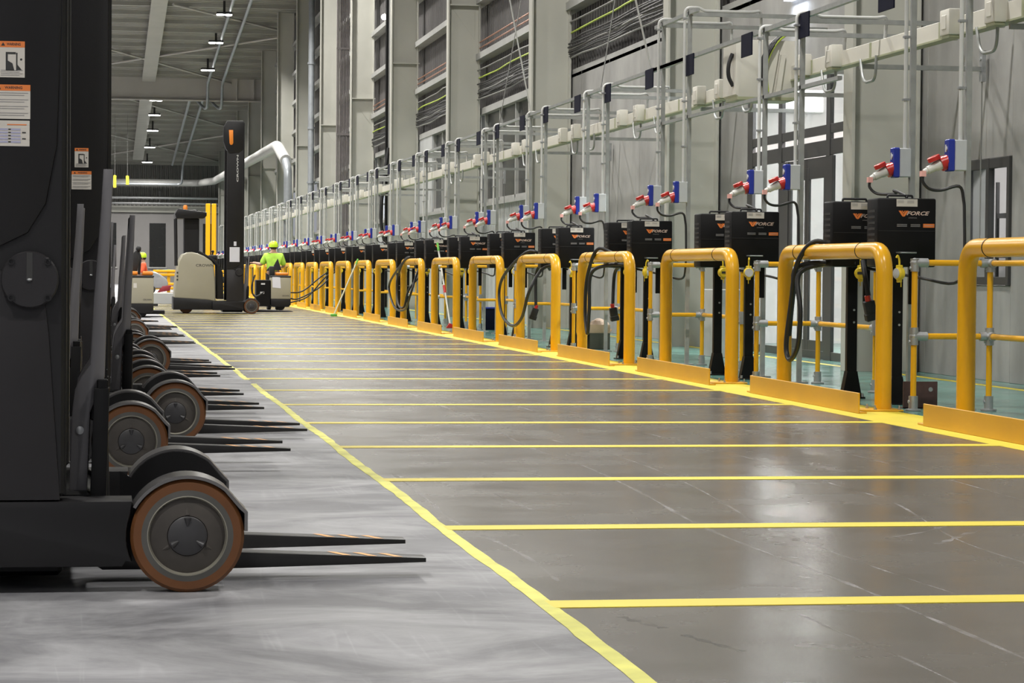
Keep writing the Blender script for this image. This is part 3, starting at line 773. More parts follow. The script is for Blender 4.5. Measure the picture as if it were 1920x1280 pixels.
def make_post(z_top):
    """strut with conduit, socket box and arms back to the trunking; origin at the foot"""
    t = thing('power_post', (6.4, 18.15, 0), '', 'power post', 'galvanised power posts with socket boxes')
    m = MB()
    m.prism([(-.021, -.021), (.021, -.021), (.021, -.012), (-.012, -.012), (-.012, .012), (.021, .012), (.021, .021), (-.021, .021)], 'z', .01, z_top - .03)
    m.box(-.07, .07, -.07, .07, 0, .012); st = m.build('strut', M['strut'], t)
    m = MB(); ya = 0
    m.prism([(-.021, z_top - .105), (.021, z_top - .105), (.021, z_top - .065), (-.021, z_top - .065)], 'y', -.02, .02)
    m.box(-.02, 1.95, -.02, .02, z_top - .115, z_top - .072); m.build('cross_arm', M['strut'], t)
    xt = .82
    m = MB(); m.tube(fillet([(-.06, -.005, 2.02), (-.06, -.005, z_top - .02), (.1, -.005, z_top - .02), (.16, -.005, z_top - .055), (xt - .1, -.005, z_top - .055), (xt, .05, z_top - .03), (xt, .1, 3.18)], .075, 5), .0165, 12)
    cd = m.build('conduit', M['conduit'], t)
    m = MB()
    for z in (2.4, 2.9, z_top - .15): m.box(-.083, -.03, -.028, .02, z, z + .018)
    m.build('saddle', M['galv'], cd)
    m = MB(); m.tube(fillet([(.74, .1, 3.06), (.74, .12, 2.83), (.74, .5, 2.83), (.74, .6, 3.06)], .24, 6), .0145, 8); m.build('drop_hose', M['strut'], t)
    m = MB(); m.box(-.115, -.022, -.055, .055, 1.79, 2.02, .006); sb = m.build('socket_box', M['lightgrey'], t)
    m = MB(); m.box(-.165, -.115, -.055, .055, 1.785, 2.025, .008); m.build('box_cover', M['blue'], sb)
    m = MB(); m.lathe([(0, -.007), (.018, -.007), (.018, .0), (0, 0)], (-.165, 0, 1.955), 'x', 12); m.box(-.176, -.168, -.005, .005, 1.93, 1.985); m.build('isolator_switch', M['plugwhite'], sb)
    d = Vector((-.78, 0, -.36)).normalized(); c0 = Vector((-.16, 0, 1.86))
    m = MB(); m.tube([c0 - d * .01, c0 + d * .02, c0 + d * .022, c0 + d * .055], 0, 16, True, [.05, .05, .056, .056]); m.build('socket_collar', M['red'], sb)
    m = MB(); n = Vector((-.36, 0, .78)).normalized(); hc = c0 + d * .085 + n * .062
    m.tube([hc - n * .017, hc + n * .014, hc + n * .017], 0, 18, True, [.05, .05, .044]); m.build('hinged_lid', M['red'], sb)
    m = MB(); m.tube([c0 + d * .05, c0 + d * .1, c0 + d * .11, c0 + d * .165, c0 + d * .17, c0 + d * .20], 0, 14, True, [.04, .037, .031, .031, .024, .02]); m.build('plug', M['plugwhite'], sb)
    e = c0 + d * .205
    m = MB(); m.box(e.x - .02, e.x + .018, -.022, .022, e.z - .03, e.z + .012); m.build('tag', M['pink'], sb)
    return t, e
def make_lead(down):
    """supply lead from plug to charger"""
    pass

post0, PE = make_post(3.45)
tall0, _ = make_post(3.96)
bar0, rail0, ch0, bal0 = make_barrier(), make_rail(), make_charger(), make_balancer()
# supply leads (part of the charger): short one into the box top, long one down the strut
def lead(pts, parent, r=.011):
    m = MB(); m.tube(spline(pts, 5), r, 8); return m.build('supply_lead', M['cable'], parent)
# charger at (6.1, y+.8); the socket's plug end sits at world (6.4+PE.x, y, PE.z)
def lead_pts(cx, cyy, px, py, far):
    a = Vector((px, py, PE.z - .02)); z = PE.z
    end = Vector((cx + .05, cyy - .05, 1.6))
    if not far:
        return [a, a + Vector((.0, .0, -.05)), Vector((a.x + .05, py - .05, z - .12)), Vector((a.x + .13, (py + cyy) / 2, z - .125)), Vector((end.x - .05, cyy + .1, z - .105)), Vector((end.x, cyy - .04, z - .15)), end]
    return [a, a + Vector((.0, 0, -.05)), Vector((a.x + .05, py, z - .12)), Vector((a.x + .14, py, z - .13)), Vector((6.33, py - .02, z - .10)), Vector((6.365, py - .02, z - .2)), Vector((6.37, py - .03, 1.45)), Vector((6.37, py - .03, 1.1)), Vector((6.38, py + .2, .95)), Vector((6.36, py + 1., .99)), Vector((cx + .13, cyy - .02, 1.06))]
sign_m = MB(); sign_m.box(-.012, .0, -.21, .21, -.23, 0, .002); sign0 = tag(sign_m.build('bay_sign', M['navy']), '', 'sign', 'navy bay signs on the overhead rail')
m = MB(); m.box(-.11, .006, -.12, .12, -.02, .2, .012, 2); tb0 = tag(m.build('tap_off_box', [M['white']]), '', 'junction box', 'white tap-off boxes on the trunking')
m = MB(); m.box(-.116, -.108, -.055, .055, .03, .15, .004); m.build('box_lid', M['white'], tb0)
m = MB(); m.box(-.1, -.01, -.1, .1, -.045, -.02, .004); m.build('gland_plate', M['greenplastic'], tb0)

NS = 27
TINY = ('bolt', 'anchor_bolt', 'cable_tie', 'vent_slats', 'handle', 'saddle', 'isolator_switch', 'tag', 'front_labels', 'clamp', 'socket_flange', 'side_disc', 'drop_hose', 'gland_plate', 'box_lid', 'cable_guide', 'hook_arm')
FAR = TINY + ('logo', 'base_plate', 'rating_label', 'cord', 'conduit_', 'hinged_lid')
used = set(); LEADS = []
def place(src, loc, label, skip=()):
    if src.name not in used:
        used.add(src.name); src.location = loc; src['label'] = label; return src
    return copy_tree(src, loc, label, skip)
for k in range(NS):
    y = 18.15 + P * (k - 0); sk = () if k < 8 else (TINY if k < 13 else FAR)
    # barriers (the first one starts one station nearer)
    yb = 13.45 + P * k
    if k < 20:
        place(bar0, (5.72, yb, 0), 'yellow bent-tube guard barrier with low kick plate, ' + nth(k) + ' to the camera', sk)
    if k < 18:
        place(rail0, (5.95, 18.0 + P * k, 0), 'yellow tube handrail with grey clamps behind the guard barriers, ' + nth(k) + ' to the camera', sk)
    for j in range(2):
        cyy = 18.95 + P * k + (0 if j == 0 else 1.0); cx = 6.12 if j == 0 else 6.06
        c = place(ch0, (cx, cyy, 0), 'black battery charger on a post, ' + ('front' if j == 0 else 'rear') + ' one of the ' + nth(k) + ' pair to the camera', sk)
        py = y + (0 if j == 0 else 1.32)
        src = tall0 if k == 2 else post0
        place(src, (6.4, py, 0), ('taller ' if k == 2 else '') + 'galvanised power post with blue socket box, ' + ('front' if j == 0 else 'rear') + ' one of ' + nth(k) + ' pair', sk)
        # the rear post feeds the front charger by a short lead, the front post the rear one by a lead down its strut
        pts = lead_pts(cx, cyy, 6.4 + PE.x, y + (1.32 if j == 0 else 0), j == 1)
        if k < 14:
            LEADS.append(([p - Vector((cx, cyy, 0)) for p in pts], c))
        if k < 14:
            b_ = place(bal0, (6.03, cyy - .335, 1.02), 'yellow spring balancer hung below the ' + ('front' if j == 0 else 'rear') + ' charger of the ' + nth(k) + ' pair', sk)
            b_.scale = (.86,) * 3; b_.rotation_euler.z = (1.9 + 1.1 * (k % 3) if j == 0 else -.35 + .5 * (k % 2))
    if k < 16:
        for j, dy in ((0, -.1), (1, 1.95)):
            place(sign0, (6.378, y + dy, 3.415), 'small navy sign on the overhead rail, ' + ('beside' if j == 0 else 'behind') + ' the ' + nth(k) + ' pair of power posts')
    if k < 18:
        for j, dy in ((0, .35), (1, 1.45)):
            place(tb0, (7.15, y + dy + 1.0, 3.06), 'white tap-off box on the trunking, ' + ('front' if j == 0 else 'rear') + ' of the ' + nth(k) + ' pair', sk)
for pts, c in LEADS: lead(pts, c, .012)
for o in (post0, tall0, bar0, rail0, ch0, bal0, sign0, tb0):
    assert o.name in used
# overhead rail, trunking
orl = thing('overhead_rail', (6.4, 10, 0), 'galvanised strut rail joining the tops of the power posts', 'rail')
m = MB(); m.box(-.021, .021, 0, 27.3 + 2.2 - 10, 3.37, 3.412); m.box(-.021, .021, 27.3 - 10 + 0, 130, 3.371, 3.411); m.build('rail', M['strut'], orl)
m = MB(); m.box(-.021, .021, 26.9 - 10, 29.0 - 10, 3.86, 3.9); m.build('raised_rail', M['strut'], orl)
m = MB(); m.box(-.021, .021, 21.5 - 10, 30. - 10, 2.72, 2.755); m.build('lower_rail', M['strut'], orl)
tr = thing('cable_trunking', (7.2, 8, 3.05), 'long off-white busbar trunking running along the power posts', 'trunking')
m = MB(); m.box(-.05, .05, 0, 132, 0, .15, .004); m.build('channel', M['white'], tr)
m = MB()
for k in range(66): m.box(-.056, -.049, 1.0 + 2.0 * k, 1.05 + 2.0 * k, .005, .145)
m.box(-.058, .056, 0, 132, -.012, .004); m.build('base_lip', M['greenplastic'], tr)
BY = (17.05, 19.35, 23.4, 27.2, 29.9, 36.9, 41.5, 48.2, 52.7, 61, 65.5, 74.5)
for k, yy in enumerate(BY):
    b = thing('wall_bracket', (7.2, yy, 2.98), 'grey wall bracket with threaded rod under the white trunking, ' + nth(k) + ' to the camera', 'bracket', 'wall brackets of the trunking')
    m = MB(); m.box(-.04, 1.18, -.02, .02, 0, .045); m.build('arm', M['strut'], b)
    m = MB(); m.box(1.17, 1.21, -.04, .04, -.1, .2); m.lathe([(0, 0), (.02, 0), (.02, .03), (0, .03)], (1.16, 0, .12), 'x', 8); m.build('foot', M['galv'], b)
    m = MB(); m.tube([(1.185, 0, -.1), (1.185, 0, -1.7)], .007, 6); m.build('threaded_rod', M['cablegrey'], b)
# feeder box with armoured cables
fb = thing('feeder_box', (6.55, 25.8, 2.86), 'large off-white feeder box on the trunking with black cables entering', 'electrical box')
m = MB(); m.prism([(0, .03), (.04, 0), (.62, .0), (.66, .03), (.66, .6), (0, .6)], 'y', 0, .55, .01); m.build('case', M['white'], fb)
m = MB(); m.box(.02, .64, .0, .5, -.03, .012, .006); m.build('base', M['greenplastic'], fb)
m = MB(); m.box(.5, 1.895, .1, .14, .3, .34); m.box(.5, 1.895, .42, .46, .3, .34); m.build('support_arm', M['strut'], fb)
m = MB(); m.prism([(.3, .02), (.38, .02), (.46, .5), (.38, .5)], 'y', -.03, -.004); m.prism([(.42, .02), (.47, .02), (.53, .45), (.48, .45)], 'y', -.04, -.004); m.build('brace_strip', M['white'], fb)
for k, mt in enumerate(('cable', 'cable', 'cable', 'cablegy')):
    m = MB(); m.tube(spline([(.28 + .02 * k, -.04, .12 - .02 * k), (.26 + .02 * k, -.07, .35), (.36 + .025 * k, -.06, .55 + .01 * k), (.6 + .02 * k, .1, .72)], 6), .02 if k < 3 else .012, 8); m.build('feed_cable', M[mt], fb)
m = MB(); m.tube(spline([(-.01, .1, .46), (-.05, .1, .35), (-.05, .1, .22), (.0, .1, .12)], 5), .022, 8); m.build('feed_cable', M['cable'], fb)
# suspension wires to the roof
for i, (y0, dx) in enumerate(((29.25, -.24), (32.3, .155), (37.7, -.2), (40.8, .17))):
    zt = roofz(y0) - .1; m = MB(); m.tube([(6.4, y0, 3.41), (6.4 + dx * (zt - 3.41), y0, zt)], .012 if dx < 0 else .008, 6)
    tag(m.build('suspension_wire', M['conduit'] if dx < 0 else M['cablegrey']), ['pale hanger rod above the nearest navy signs', 'dark hanger wire right of the second big column', 'pale hanger rod just left of the second big column', 'dark hanger wire between the two big columns'][i], 'wire')

# charging cables hung over barriers ------------------------------------------
def chcable(name_label, paths, conn, tilt, r=.021):
    t = thing('charging_cable', (0, 0, 0), name_label, 'cable', 'black charging cables with connectors')
    for p in paths:
        m = MB(); m.tube(spline(p, 7), r, 10); m.build('cable', M['cable'], t)
    if conn:
        m = MB(); m.box(-.045, .045, -.03, .03, -.16, 0, .008, 2); m.box(-.05, .05, -.036, .036, -.16, -.1, .006)
        c = m.build('connector', M['blackmat'], t); c.location = conn; c.rotation_euler = (.1, tilt, 0)
        m = MB(); m.tube([(0, 0, -.01), (0, 0, .045)], .024, 10); d_ = m.build('strain_relief', M['red'], c)
    return t
B = lambda k: 13.45 + P * k
y1 = B(1)      # 18.01 .. 20.76
chcable('black charging cable looped over the second barrier, connector with red collar hanging', [
    [(6.06, y1 + 1.9, 1.08), (5.9, y1 + 1.85, 1.2), (5.72, y1 + 1.85, 1.275), (5.63, y1 + 2.05, 1.1), (5.62, y1 + 2.2, .75), (5.62, y1 + 2.33, .42), (5.63, y1 + 2.25, .3), (5.64, y1 + 2.05, .42), (5.64, y1 + 1.98, .7), (5.64, y1 + 2.05, 1.0), (5.8, y1 + 1.95, 1.09), (6.0, y1 + 1.8, 1.1)],
    [(6.03, y1 + 1.72, 1.1), (5.66, y1 + 2.08, 1.08), (5.64, y1 + 2.2, .85), (5.635, y1 + 2.3, .5)],
    [(6.02, y1 + 1.52, 1.12), (6.02, y1 + 1.45, 1.0), (6.04, y1 + 1.42, .84)]], (6.04, y1 + 1.42, .80), -.25)
y3 = B(3)
chcable('black charging cable looped over the fourth barrier above the cardboard box', [
    [(6.05, y3 + 1.3, 1.1), (5.8, y3 + 1.5, 1.25), (5.66, y3 + 1.6, 1.27), (5.62, y3 + 1.95, .95), (5.62, y3 + 2.05, .55), (5.62, y3 + 1.9, .3), (5.62, y3 + 1.8, .6), (5.63, y3 + 1.75, 1.0), (5.8, y3 + 1.5, 1.1), (6., y3 + 1.3, 1.1)],
    [(6.02, y3 + 1.9, 1.1), (6.0, y3 + 2.2, 1.0), (5.98, y3 + 2.2, .62)]], (5.98, y3 + 2.2, .6), -.2)
y4 = B(4)
chcable('black charging cable in one wide loop over the fifth barrier, connector hanging', [
    [(6.1, y4 + 2.6, 1.05), (5.9, y4 + 2.2, 1.25), (5.72, y4 + 2.3, 1.28), (5.60, y4 + 3.3, 1.0), (5.58, y4 + 3.75, .75), (5.58, y4 + 3.5, .42), (5.6, y4 + 2.7, .27), (5.6, y4 + 1.9, .4), (5.62, y4 + 1.45, .75), (5.8, y4 + 1.5, 1.05), (6.0, y4 + 1.35, 1.12)],
    [(6.0, y4 + 1.7, 1.12), (5.86, y4 + 2.2, 1.05), (5.85, y4 + 2.25, .55)]], (5.85, y4 + 2.25, .52), .3)
y7 = B(7)
chcable('black charging cable in two crossing loops over the eighth barrier', [
    [(6.1, y7 + 2.6, 1.05), (5.72, y7 + 1.7, 1.28), (5.6, y7 + 3., 1.0), (5.58, y7 + 4.0, .7), (5.6, y7 + 3.2, .32), (5.6, y7 + 1.5, .3), (5.62, y7 + .8, .6), (5.8, y7 + 1., 1.05), (6.05, y7 + 1.3, 1.12)],
    [(6.1, y7 + 2.4, 1.08), (5.7, y7 + 1.9, 1.28), (5.6, y7 + 2.7, .9), (5.6, y7 + 2.6, .4), (5.62, y7 + 1.8, .35), (5.7, y7 + 1.6, .7), (6.05, y7 + 1.5, 1.1)]], None, 0)
y10 = B(11)
chcable('black charging cables slung from the chargers to the parked tow truck', [
    [(6.0, y10 + 1.2, 1.1), (5.6, y10 + 1., .9), (5.1, 64.6, .5), (4.76, 64.4, .45)], [(6.0, y10 + 1.4, 1.05), (5.55, y10 + 1.2, .6), (5.0, 64.7, .3), (4.76, 64.45, .3)], [(6.0, y10 + .8, 1.1), (5.65, y10 + .8, .85), (5.2, 64.5, .35), (4.76, 64.35, .2)]], None, 0, .018)

# loose things behind the barriers --------------------------------------------
t = thing('steel_plate', (6.12, 18.35, 0), 'brown primed steel plate with a hole beside the nearest charger post', 'plate')
m = MB(); pts = [(-.135, 0), (.135, 0), (.135, .205), (-.135, .205)]
m.box(-.135, .135, -.006, .006, 0, .205, .002); m.build('plate', M['rust'], t)
m = MB(); m.lathe([(0, 0), (.017, 0), (.017, .002), (0, .002)], (.08, -.008, .145), 'y', 14); m.build('bolt_hole', M['galv'], t)
m = MB(); m.box(-.135, .135, -.006, .07, 0, .01, .002); m.build('foot', M['rust'], t)
bx = thing('cardboard_box', (6.5, 32.9, 0), 'open cardboard box with dark front and crumpled paper behind the fourth barrier', 'box')
m = MB(); W_, D_, H_ = .14, .17, .215
m.box(-W_, W_, -D_, -D_ + .006, 0, H_); m.box(-W_, W_, D_ - .006, D_, 0, H_); m.box(-W_, -W_ + .006, -D_, D_, 0, H_); m.box(W_ - .006, W_, -D_, D_, 0, H_); m.box(-W_, W_, -D_, D_, 0, .006); m.build('carton', M['boxgreen'], bx)
m = MB(); m.prism([(-W_ - .16, H_ - .16), (-W_, H_), (-W_ + .004, H_ - .004), (-W_ - .155, H_ - .165)], 'y', -D_, D_); m.build('flap', M['card'], bx)
m = MB(); m.prism([(-D_ - .02, H_ + .11), (-D_, H_), (-D_ + .005, H_), (-D_ - .014, H_ + .11)], 'x', -W_, W_); m.build('flap', M['card'], bx)
m = MB(); m.prism([(W_, H_), (W_ + .03, H_ + .05), (W_ + .026, H_ + .053), (W_ - .004, H_)], 'y', -D_, D_); m.build('flap', M['card'], bx)
m = MB(); m.ball((0.03, .02, .27), (.15, .16, .13), 3)
for v in m.bm.verts: v.co += Vector((random.uniform(-.012, .012), random.uniform(-.012, .012), random.uniform(-.015, .015)))
m.build('crumpled_paper', M['paper'], bx)
sq = thing('floor_squeegee', (6.2, 45.0, 0), 'white and red long-handled squeegee leaning beside the seventh barrier', 'squeegee')
y6 = 42.3
m = MB(); m.tube([(0, .0, .03), (-.13, .8, 1.47)], .017, 8); m.build('handle', M['plugwhite'], sq)
m = MB(); m.tube([(-.055, .335, .63), (-.066, .405, .76)], .026, 8); m.build('grip', M['red'], sq)
m = MB(); m.tube([(-.122, .755, 1.39), (-.136, .835, 1.535)], .022, 8); m.build('end_cap', M['greenleaf'], sq)
m = MB(); m.prism([(-.08, 0), (.1, 0), (.05, .06), (-.02, .09)], 'y', -.04, .04, .006); m.build('head', M['red'], sq)
br = thing('floor_mop', (5.1, 56.0, 0), 'pale broomstick with green ends leaning against a far barrier', 'broom')
m = MB(); m.tube([(0, 0, .03), (.55, .42, 1.22)], .016, 8); m.build('handle', M['woodpale'], br)
m = MB(); m.tube([(.52, .4, 1.15), (.577, .44, 1.28)], .02, 8); m.build('grip', M['greenleaf'], br)
m = MB(); m.box(-.07, .07, -.05, .05, 0, .06, .012, 2); m.build('head', M['greenleaf'], br)
bn = thing('waste_bin', (6.7, 43.6, 0), 'small dark blue bin standing behind the squeegee', 'bin')
m = MB(); m.prism([(-.09, 0), (.09, 0), (.12, .38), (-.12, .38)], 'y', -.1, .1, .01); m.build('tub', M['navy'], bn)
m = MB(); m.box(-.125, .125, -.11, .11, .37, .4, .006); m.build('rim', M['blue'], bn)
m = MB(); m.box(7.3, 7.65, 29.6, 30.4, 0, .82, .006)
tag(m.build('metal_cabinet', M['sheet']), 'pale grey low cabinet standing before the glazed entrance', 'cabinet')

# ------------------------------------------------------------------ reach trucks
T_CROWN = text_me('CROWN', .16, 0, 0, .004)
T_crown_s = text_me('CROWN', .085, 0, 0, .001)
T_WARN = text_me('WARNING', .0115, 0, 0, .0002)
def arc(cx, cz, r, a0, a1, n):
    return [(cx + r * math.cos(math.radians(a0 + (a1 - a0) * i / n)), cz + r * math.sin(math.radians(a0 + (a1 - a0) * i / n))) for i in range(n + 1)]
HW = .69                                     # half the width over the legs
def make_truck():
    t = thing('reach_truck', (0, 0, 0), '', 'forklift', 'black reach trucks parked in a row')
    # base and hood
    m = MB(); m.prism([(-1.80, .09), (-.80, .09), (-.80, .30), (-1.05, .33), (-1.4, .36), (-1.8, .38)], 'y', -.62, .62, .02); ch = m.build('chassis', M['truck'], t)
    m = MB(); m.lathe([(0, -.05), (.15, -.05), (.165, -.03), (.165, .03), (.15, .05), (0, .05)], (-1.5, -.4, .165), 'y', 24); m.build('drive_wheel', M['tyre'], ch)
    m = MB(); m.lathe([(0, -.04), (.09, -.04), (.1, -.03), (.1, .03), (.09, .04), (0, .04)], (-1.5, .4, .1), 'y', 20); m.build('caster_wheel', M['blackmat'], ch)
    pr = [(-1.775, .36), (-1.0, .315), (-.825, .275), (-.84, .75), (-.875, 1.14), (-.93, 1.22), (-1.1, 1.33), (-1.25, 1.395), (-1.38, 1.42), (-1.5, 1.41), (-1.6, 1.36), (-1.68, 1.2), (-1.735, .9), (-1.765, .6)]
    m = MB(); m.prism(pr, 'y', -.63, .63, .035, 3); hood = m.build('hood', M['tan'], t)
    m = MB(); m.mesh(T_crown_s, lambda c: (-1.08 + c.x * 1.25, -.632, 1.11 + c.y)); m.build('lettering', M['ink'], hood, smooth=False)
    m = MB()
    for z in (.78, .86, .94): m.box(-1.725, -1.69, -.634, -.628, z - .02, z + .02)
    m.build('vent_slots', M['ink'], hood)
    m = MB(); m.prism([(-1.24, 1.41), (-.93, 1.24), (-.80, 1.12), (-.79, .34), (-.64, .34), (-.66, .95), (-.8, 1.22), (-.95, 1.31), (-1.22, 1.46)], 'y', -.55, .55, .01); m.build('cockpit', M['truck'], t)
    m = MB(); m.box(-.98, -.78, -.2, .05, 1.24, 1.36, .03, 2); m.tube([(-.9, .25, 1.2), (-.86, .25, 1.42)], .02, 8); m.ball((-.86, .25, 1.44), (.035, .035, .035)); m.build('steering_console', M['blackmat'], t)
    # guard
    m = MB(); m.prism([(-1.77, 2.30), (-1.74, 2.19), (-1.1, 2.2), (-1.04, 2.26), (-1.04, 2.34), (-1.7, 2.42)], 'y', -.58, .58, .015); gd = m.build('overhead_guard', M['truck'], t)
    m = MB(); m.box(-1.55, -1.2, -.3, .3, 1.36, 2.2, .015); m.build('guard_column', M['truck'], gd)
    m = MB(); m.tube([(-1.72, -.5, 1.1), (-1.74, -.5, 2.2)], .025, 8); m.tube([(-1.72, .5, 1.1), (-1.74, .5, 2.2)], .025, 8); m.build('guard_post', M['truck'], gd)
    m = MB(); m.lathe([(0, 0), (.05, 0), (.05, .08), (.03, .11), (0, .11)], (-1.52, -.2, 2.40), 'z', 14); m.build('beacon', M['orange'], gd)
    m = MB(); m.lathe([(0, 0), (.09, 0), (.08, .04), (0, .06)], (-1.3, .0, 2.36), 'z', 14); m.build('spot_light', M['blackmat'], gd)
    # legs
    R = .188
    for s in (-1, 1):
        def yy(a, b): return (a * s, b * s) if s > 0 else (-b, -a)
        # a: inner offset, b: outer offset from centre
        y0, y1 = (HW - .2) * s, HW * s
        lo, hi = min(y0, y1), max(y0, y1)
        side = (hi - .045, hi) if s < 0 else (lo, lo + .045)   # plate on the inboard face
        m = MB()
        body = [(-.9, .083), (-.2, .083)] + [(-.19, .10)] + arc(0, .176, R + .0, 205, 160, 6) + [(-.17, .286), (-.9, .286)]
        m.prism(body, 'y', lo, hi, .006)
        # inboard cover plate behind the wheel
        cov = [(-.2, .083), (.165, .083), (.178, .12), (.178, .247), (.16, .264)] + arc(0, .17, .187, 52, 150, 14) + [(-.2, .286)]
        m.prism(cov, 'y', side[0], side[1])
        leg = m.build('outrigger_leg', M['truck'], t)
        m = MB(); out = arc(0, .17, .194, 150, 52, 18) + [(.168, .268), (.186, .25), (.186, .19)]
        inn = arc(0, .17, .184, 150, 52, 18) + [(.158, .262), (.176, .245), (.176, .19)]
        m.prism(out + inn[::-1], 'y', lo, hi); m.build('fender', M['fender'], leg)
        # wheel
        yo = (hi - .115) if s > 0 else (lo + .006); yc = yo + .055; d = 1 if s > 0 else -1
        m = MB(); m.lathe([(.142, -.055), (.166, -.055), (.176, -.045), (.176, .045), (.166, .055), (.142, .055)], (0, yc, .176), 'y', 56, True); wh = m.build('load_wheel', M['tyre'], t)
        f = yc + d * .055
        def Lp(p): return [(r, d * o) for r, o in p]
        m = MB(); m.lathe(Lp([(.1, -.02), (.142, -.02), (.142, .0), (.122, .002), (.118, -.012), (.1, -.012)]), (0, f, .176), 'y', 56, True); m.build('rim', M['rim'], wh)
        m = MB(); m.lathe(Lp([(.1165, -.011), (.1215, .003), (.1245, .0025), (.1185, -.012)]), (0, f, .176), 'y', 56); m.build('rim_edge', M['rimedge'], wh)
        m = MB(); m.lathe(Lp([(0, -.03), (.118, -.03), (.118, -.012), (.105, -.008), (.063, -.003), (.062, -.008), (0, -.008)]), (0, f, .176), 'y', 48)
        for a in (90, 210, 330):
            a = math.radians(a); q = Vector((math.cos(a), 0, math.sin(a)))
            m.tube([Vector((0, f - d * .006, .176)) + q * .064, Vector((0, f - d * .012, .176)) + q * .095], 0, 8, True, [.008, .004])
        m.build('wheel_disc', M['disc'], wh)
        m = MB(); m.lathe(Lp([(0, -.01), (.06, -.01), (.0605, .0), (.056, .003), (0, .003)]), (0, f, .176), 'y', 40)
        for a in (90, 210, 330):
            a = math.radians(a); q = Vector((math.cos(a), 0, math.sin(a)))
            m.tube([Vector((0, f + d * .004, .176)) + q * .056, Vector((0, f + d * .0025, .176)) + q * .032], 0, 10, True, [.012, .004])
        m.build('hub_cap', M['hub'], wh)
    # mast: two side channels with covers
    ms = bpy.data.objects.new('mast', None)
    m = MB()
    for s in (-1, 1):
        lo, hi = (HW - .14) * s, (HW - .01) * s
        a, b = min(lo, hi), max(lo, hi)
        m.box(-.77, -.378, a, b, .30, 4.4, .01)
    m.box(-.7, -.5, -.56, .56, 4.25, 4.4, .01); m.box(-.72, -.6, -.56, .56, 2.4, 2.55, .01); m.box(-.72, -.6, -.56, .56, .35, .6, .01)
    for y in (-.25, .25): m.tube([(-.6, y, .5), (-.6, y, 4.3)], .045, 12)
    mast = m.build('mast', M['truck'], t)
    ny = -HW + .01
    m = MB(); m.box(-.385, -.372, ny + .02, ny + .11, .3, 4.4, .004); m.build('mast_rail', M['truck'], mast)
    # curved upper cover and lower tapered panel on the outer face
    m = MB(); cv = [(-.77, 4.38), (-.39, 4.38), (-.392, 1.75), (-.402, 1.38), (-.435, 1.2), (-.49, 1.11), (-.585, 1.062), (-.77, 1.03)]
    m.prism(cv, 'y', ny - .012, ny + .002, .006); m.build('mast_cover', M['truck'], mast)
    m = MB(); m.prism([(-.77, 1.02), (-.62, 1.02), (-.44, .93), (-.425, .80), (-.39, .29), (-.77, .29)], 'y', ny - .01, ny + .002, .004); m.build('lower_panel', M['truckgrey'], mast)
    c = (-.483, ny - .01, .967)
    m = MB(); m.lathe([(0, 0), (.0875, 0), (.0875, -.022), (.083, -.028), (0, -.028)], c, 'y', 44); cap = m.build('pivot_cap', M['truckgrey'], mast)
    for o in (cap,):
        pass
    for dx, dz in ((-.055, .055), (.055, .055), (-.055, -.055), (.055, -.055)):
        m = MB(); m.lathe([(.006, 0), (.011, 0), (.011, -.006), (.006, -.006)], (c[0] + dx, c[1] - .028, c[2] + dz), 'y', 14, True); m.build('cap_bolt', M['truck'], mast)
    m = MB(); m.box(c[0] - .009, c[0] + .009, c[1] - .0295, c[1] - .026, c[2], c[2] + .083); m.build('cap_groove', M['ink'], mast)
    m = MB(); m.ball((c[0], c[1] - .03, c[2]), (.009, .006, .005)); m.build('grease_nipple', M['galv'], mast)
    # stickers
    def sticker(cx, cz, w, h, kind):
        m = MB(); y = ny - .0125
        m.mi = 0; m.box(cx - w / 2, cx + w / 2, y - .0012, y, cz - h / 2, cz + h / 2)
        hb = .0185; zt = cz + h / 2
        if kind < 2:
            m.mi = 1; m.box(cx - w / 2, cx + w / 2, y - .0016, y, zt - hb, zt)
            m.mi = 2; m.mesh(T_WARN, lambda q: (cx + .006 + q.x * (.75 if kind == 0 else .95), y - .0022, zt - hb / 2 + q.y))
            tx = cx - (.026 if kind == 0 else .038)
            m.prism([(tx - .006, zt - hb * .75), (tx + .006, zt - hb * .75), (tx, zt - hb * .2)], 'y', y - .0022, y - .0016)
        if kind == 0:
            m.mi = 2
            bz = cz - .008
            m.prism([(cx - .018, bz - .026), (cx - .018, bz + .03), (cx + .012, bz + .03), (cx + .012, bz + .024), (cx - .012, bz + .024), (cx - .012, bz + .004), (cx + .002, bz - .004), (cx + .008, bz - .026)], 'y', y - .002, y - .0012)
            m.box(cx + .013, cx + .017, y - .002, y - .0012, bz - .026, bz + .028); m.prism([(cx + .017, bz - .024), (cx + .03, bz - .024), (cx + .017, bz - .008)], 'y', y - .002, y - .0012)
            m.ball((cx + .028, y - .0015, bz + .008), (.004, .0006, .004), 1)
            m.mi = 3
            for k in range(4): m.box(cx - w * .42, cx + w * (.42 - .12 * (k % 2)), y - .002, y - .0012, cz - .034 - .005 * k, cz - .0325 - .005 * k)
        if kind == 1:
            m.mi = 3
            for k in range(11):
                if k in (2, 5, 8): continue
                m.box(cx - w * .44, cx + w * (.44 - .1 * ((k * 7) % 3)), y - .002, y - .0012, zt - hb - .0075 - .0068 * k, zt - hb - .0055 - .0068 * k)
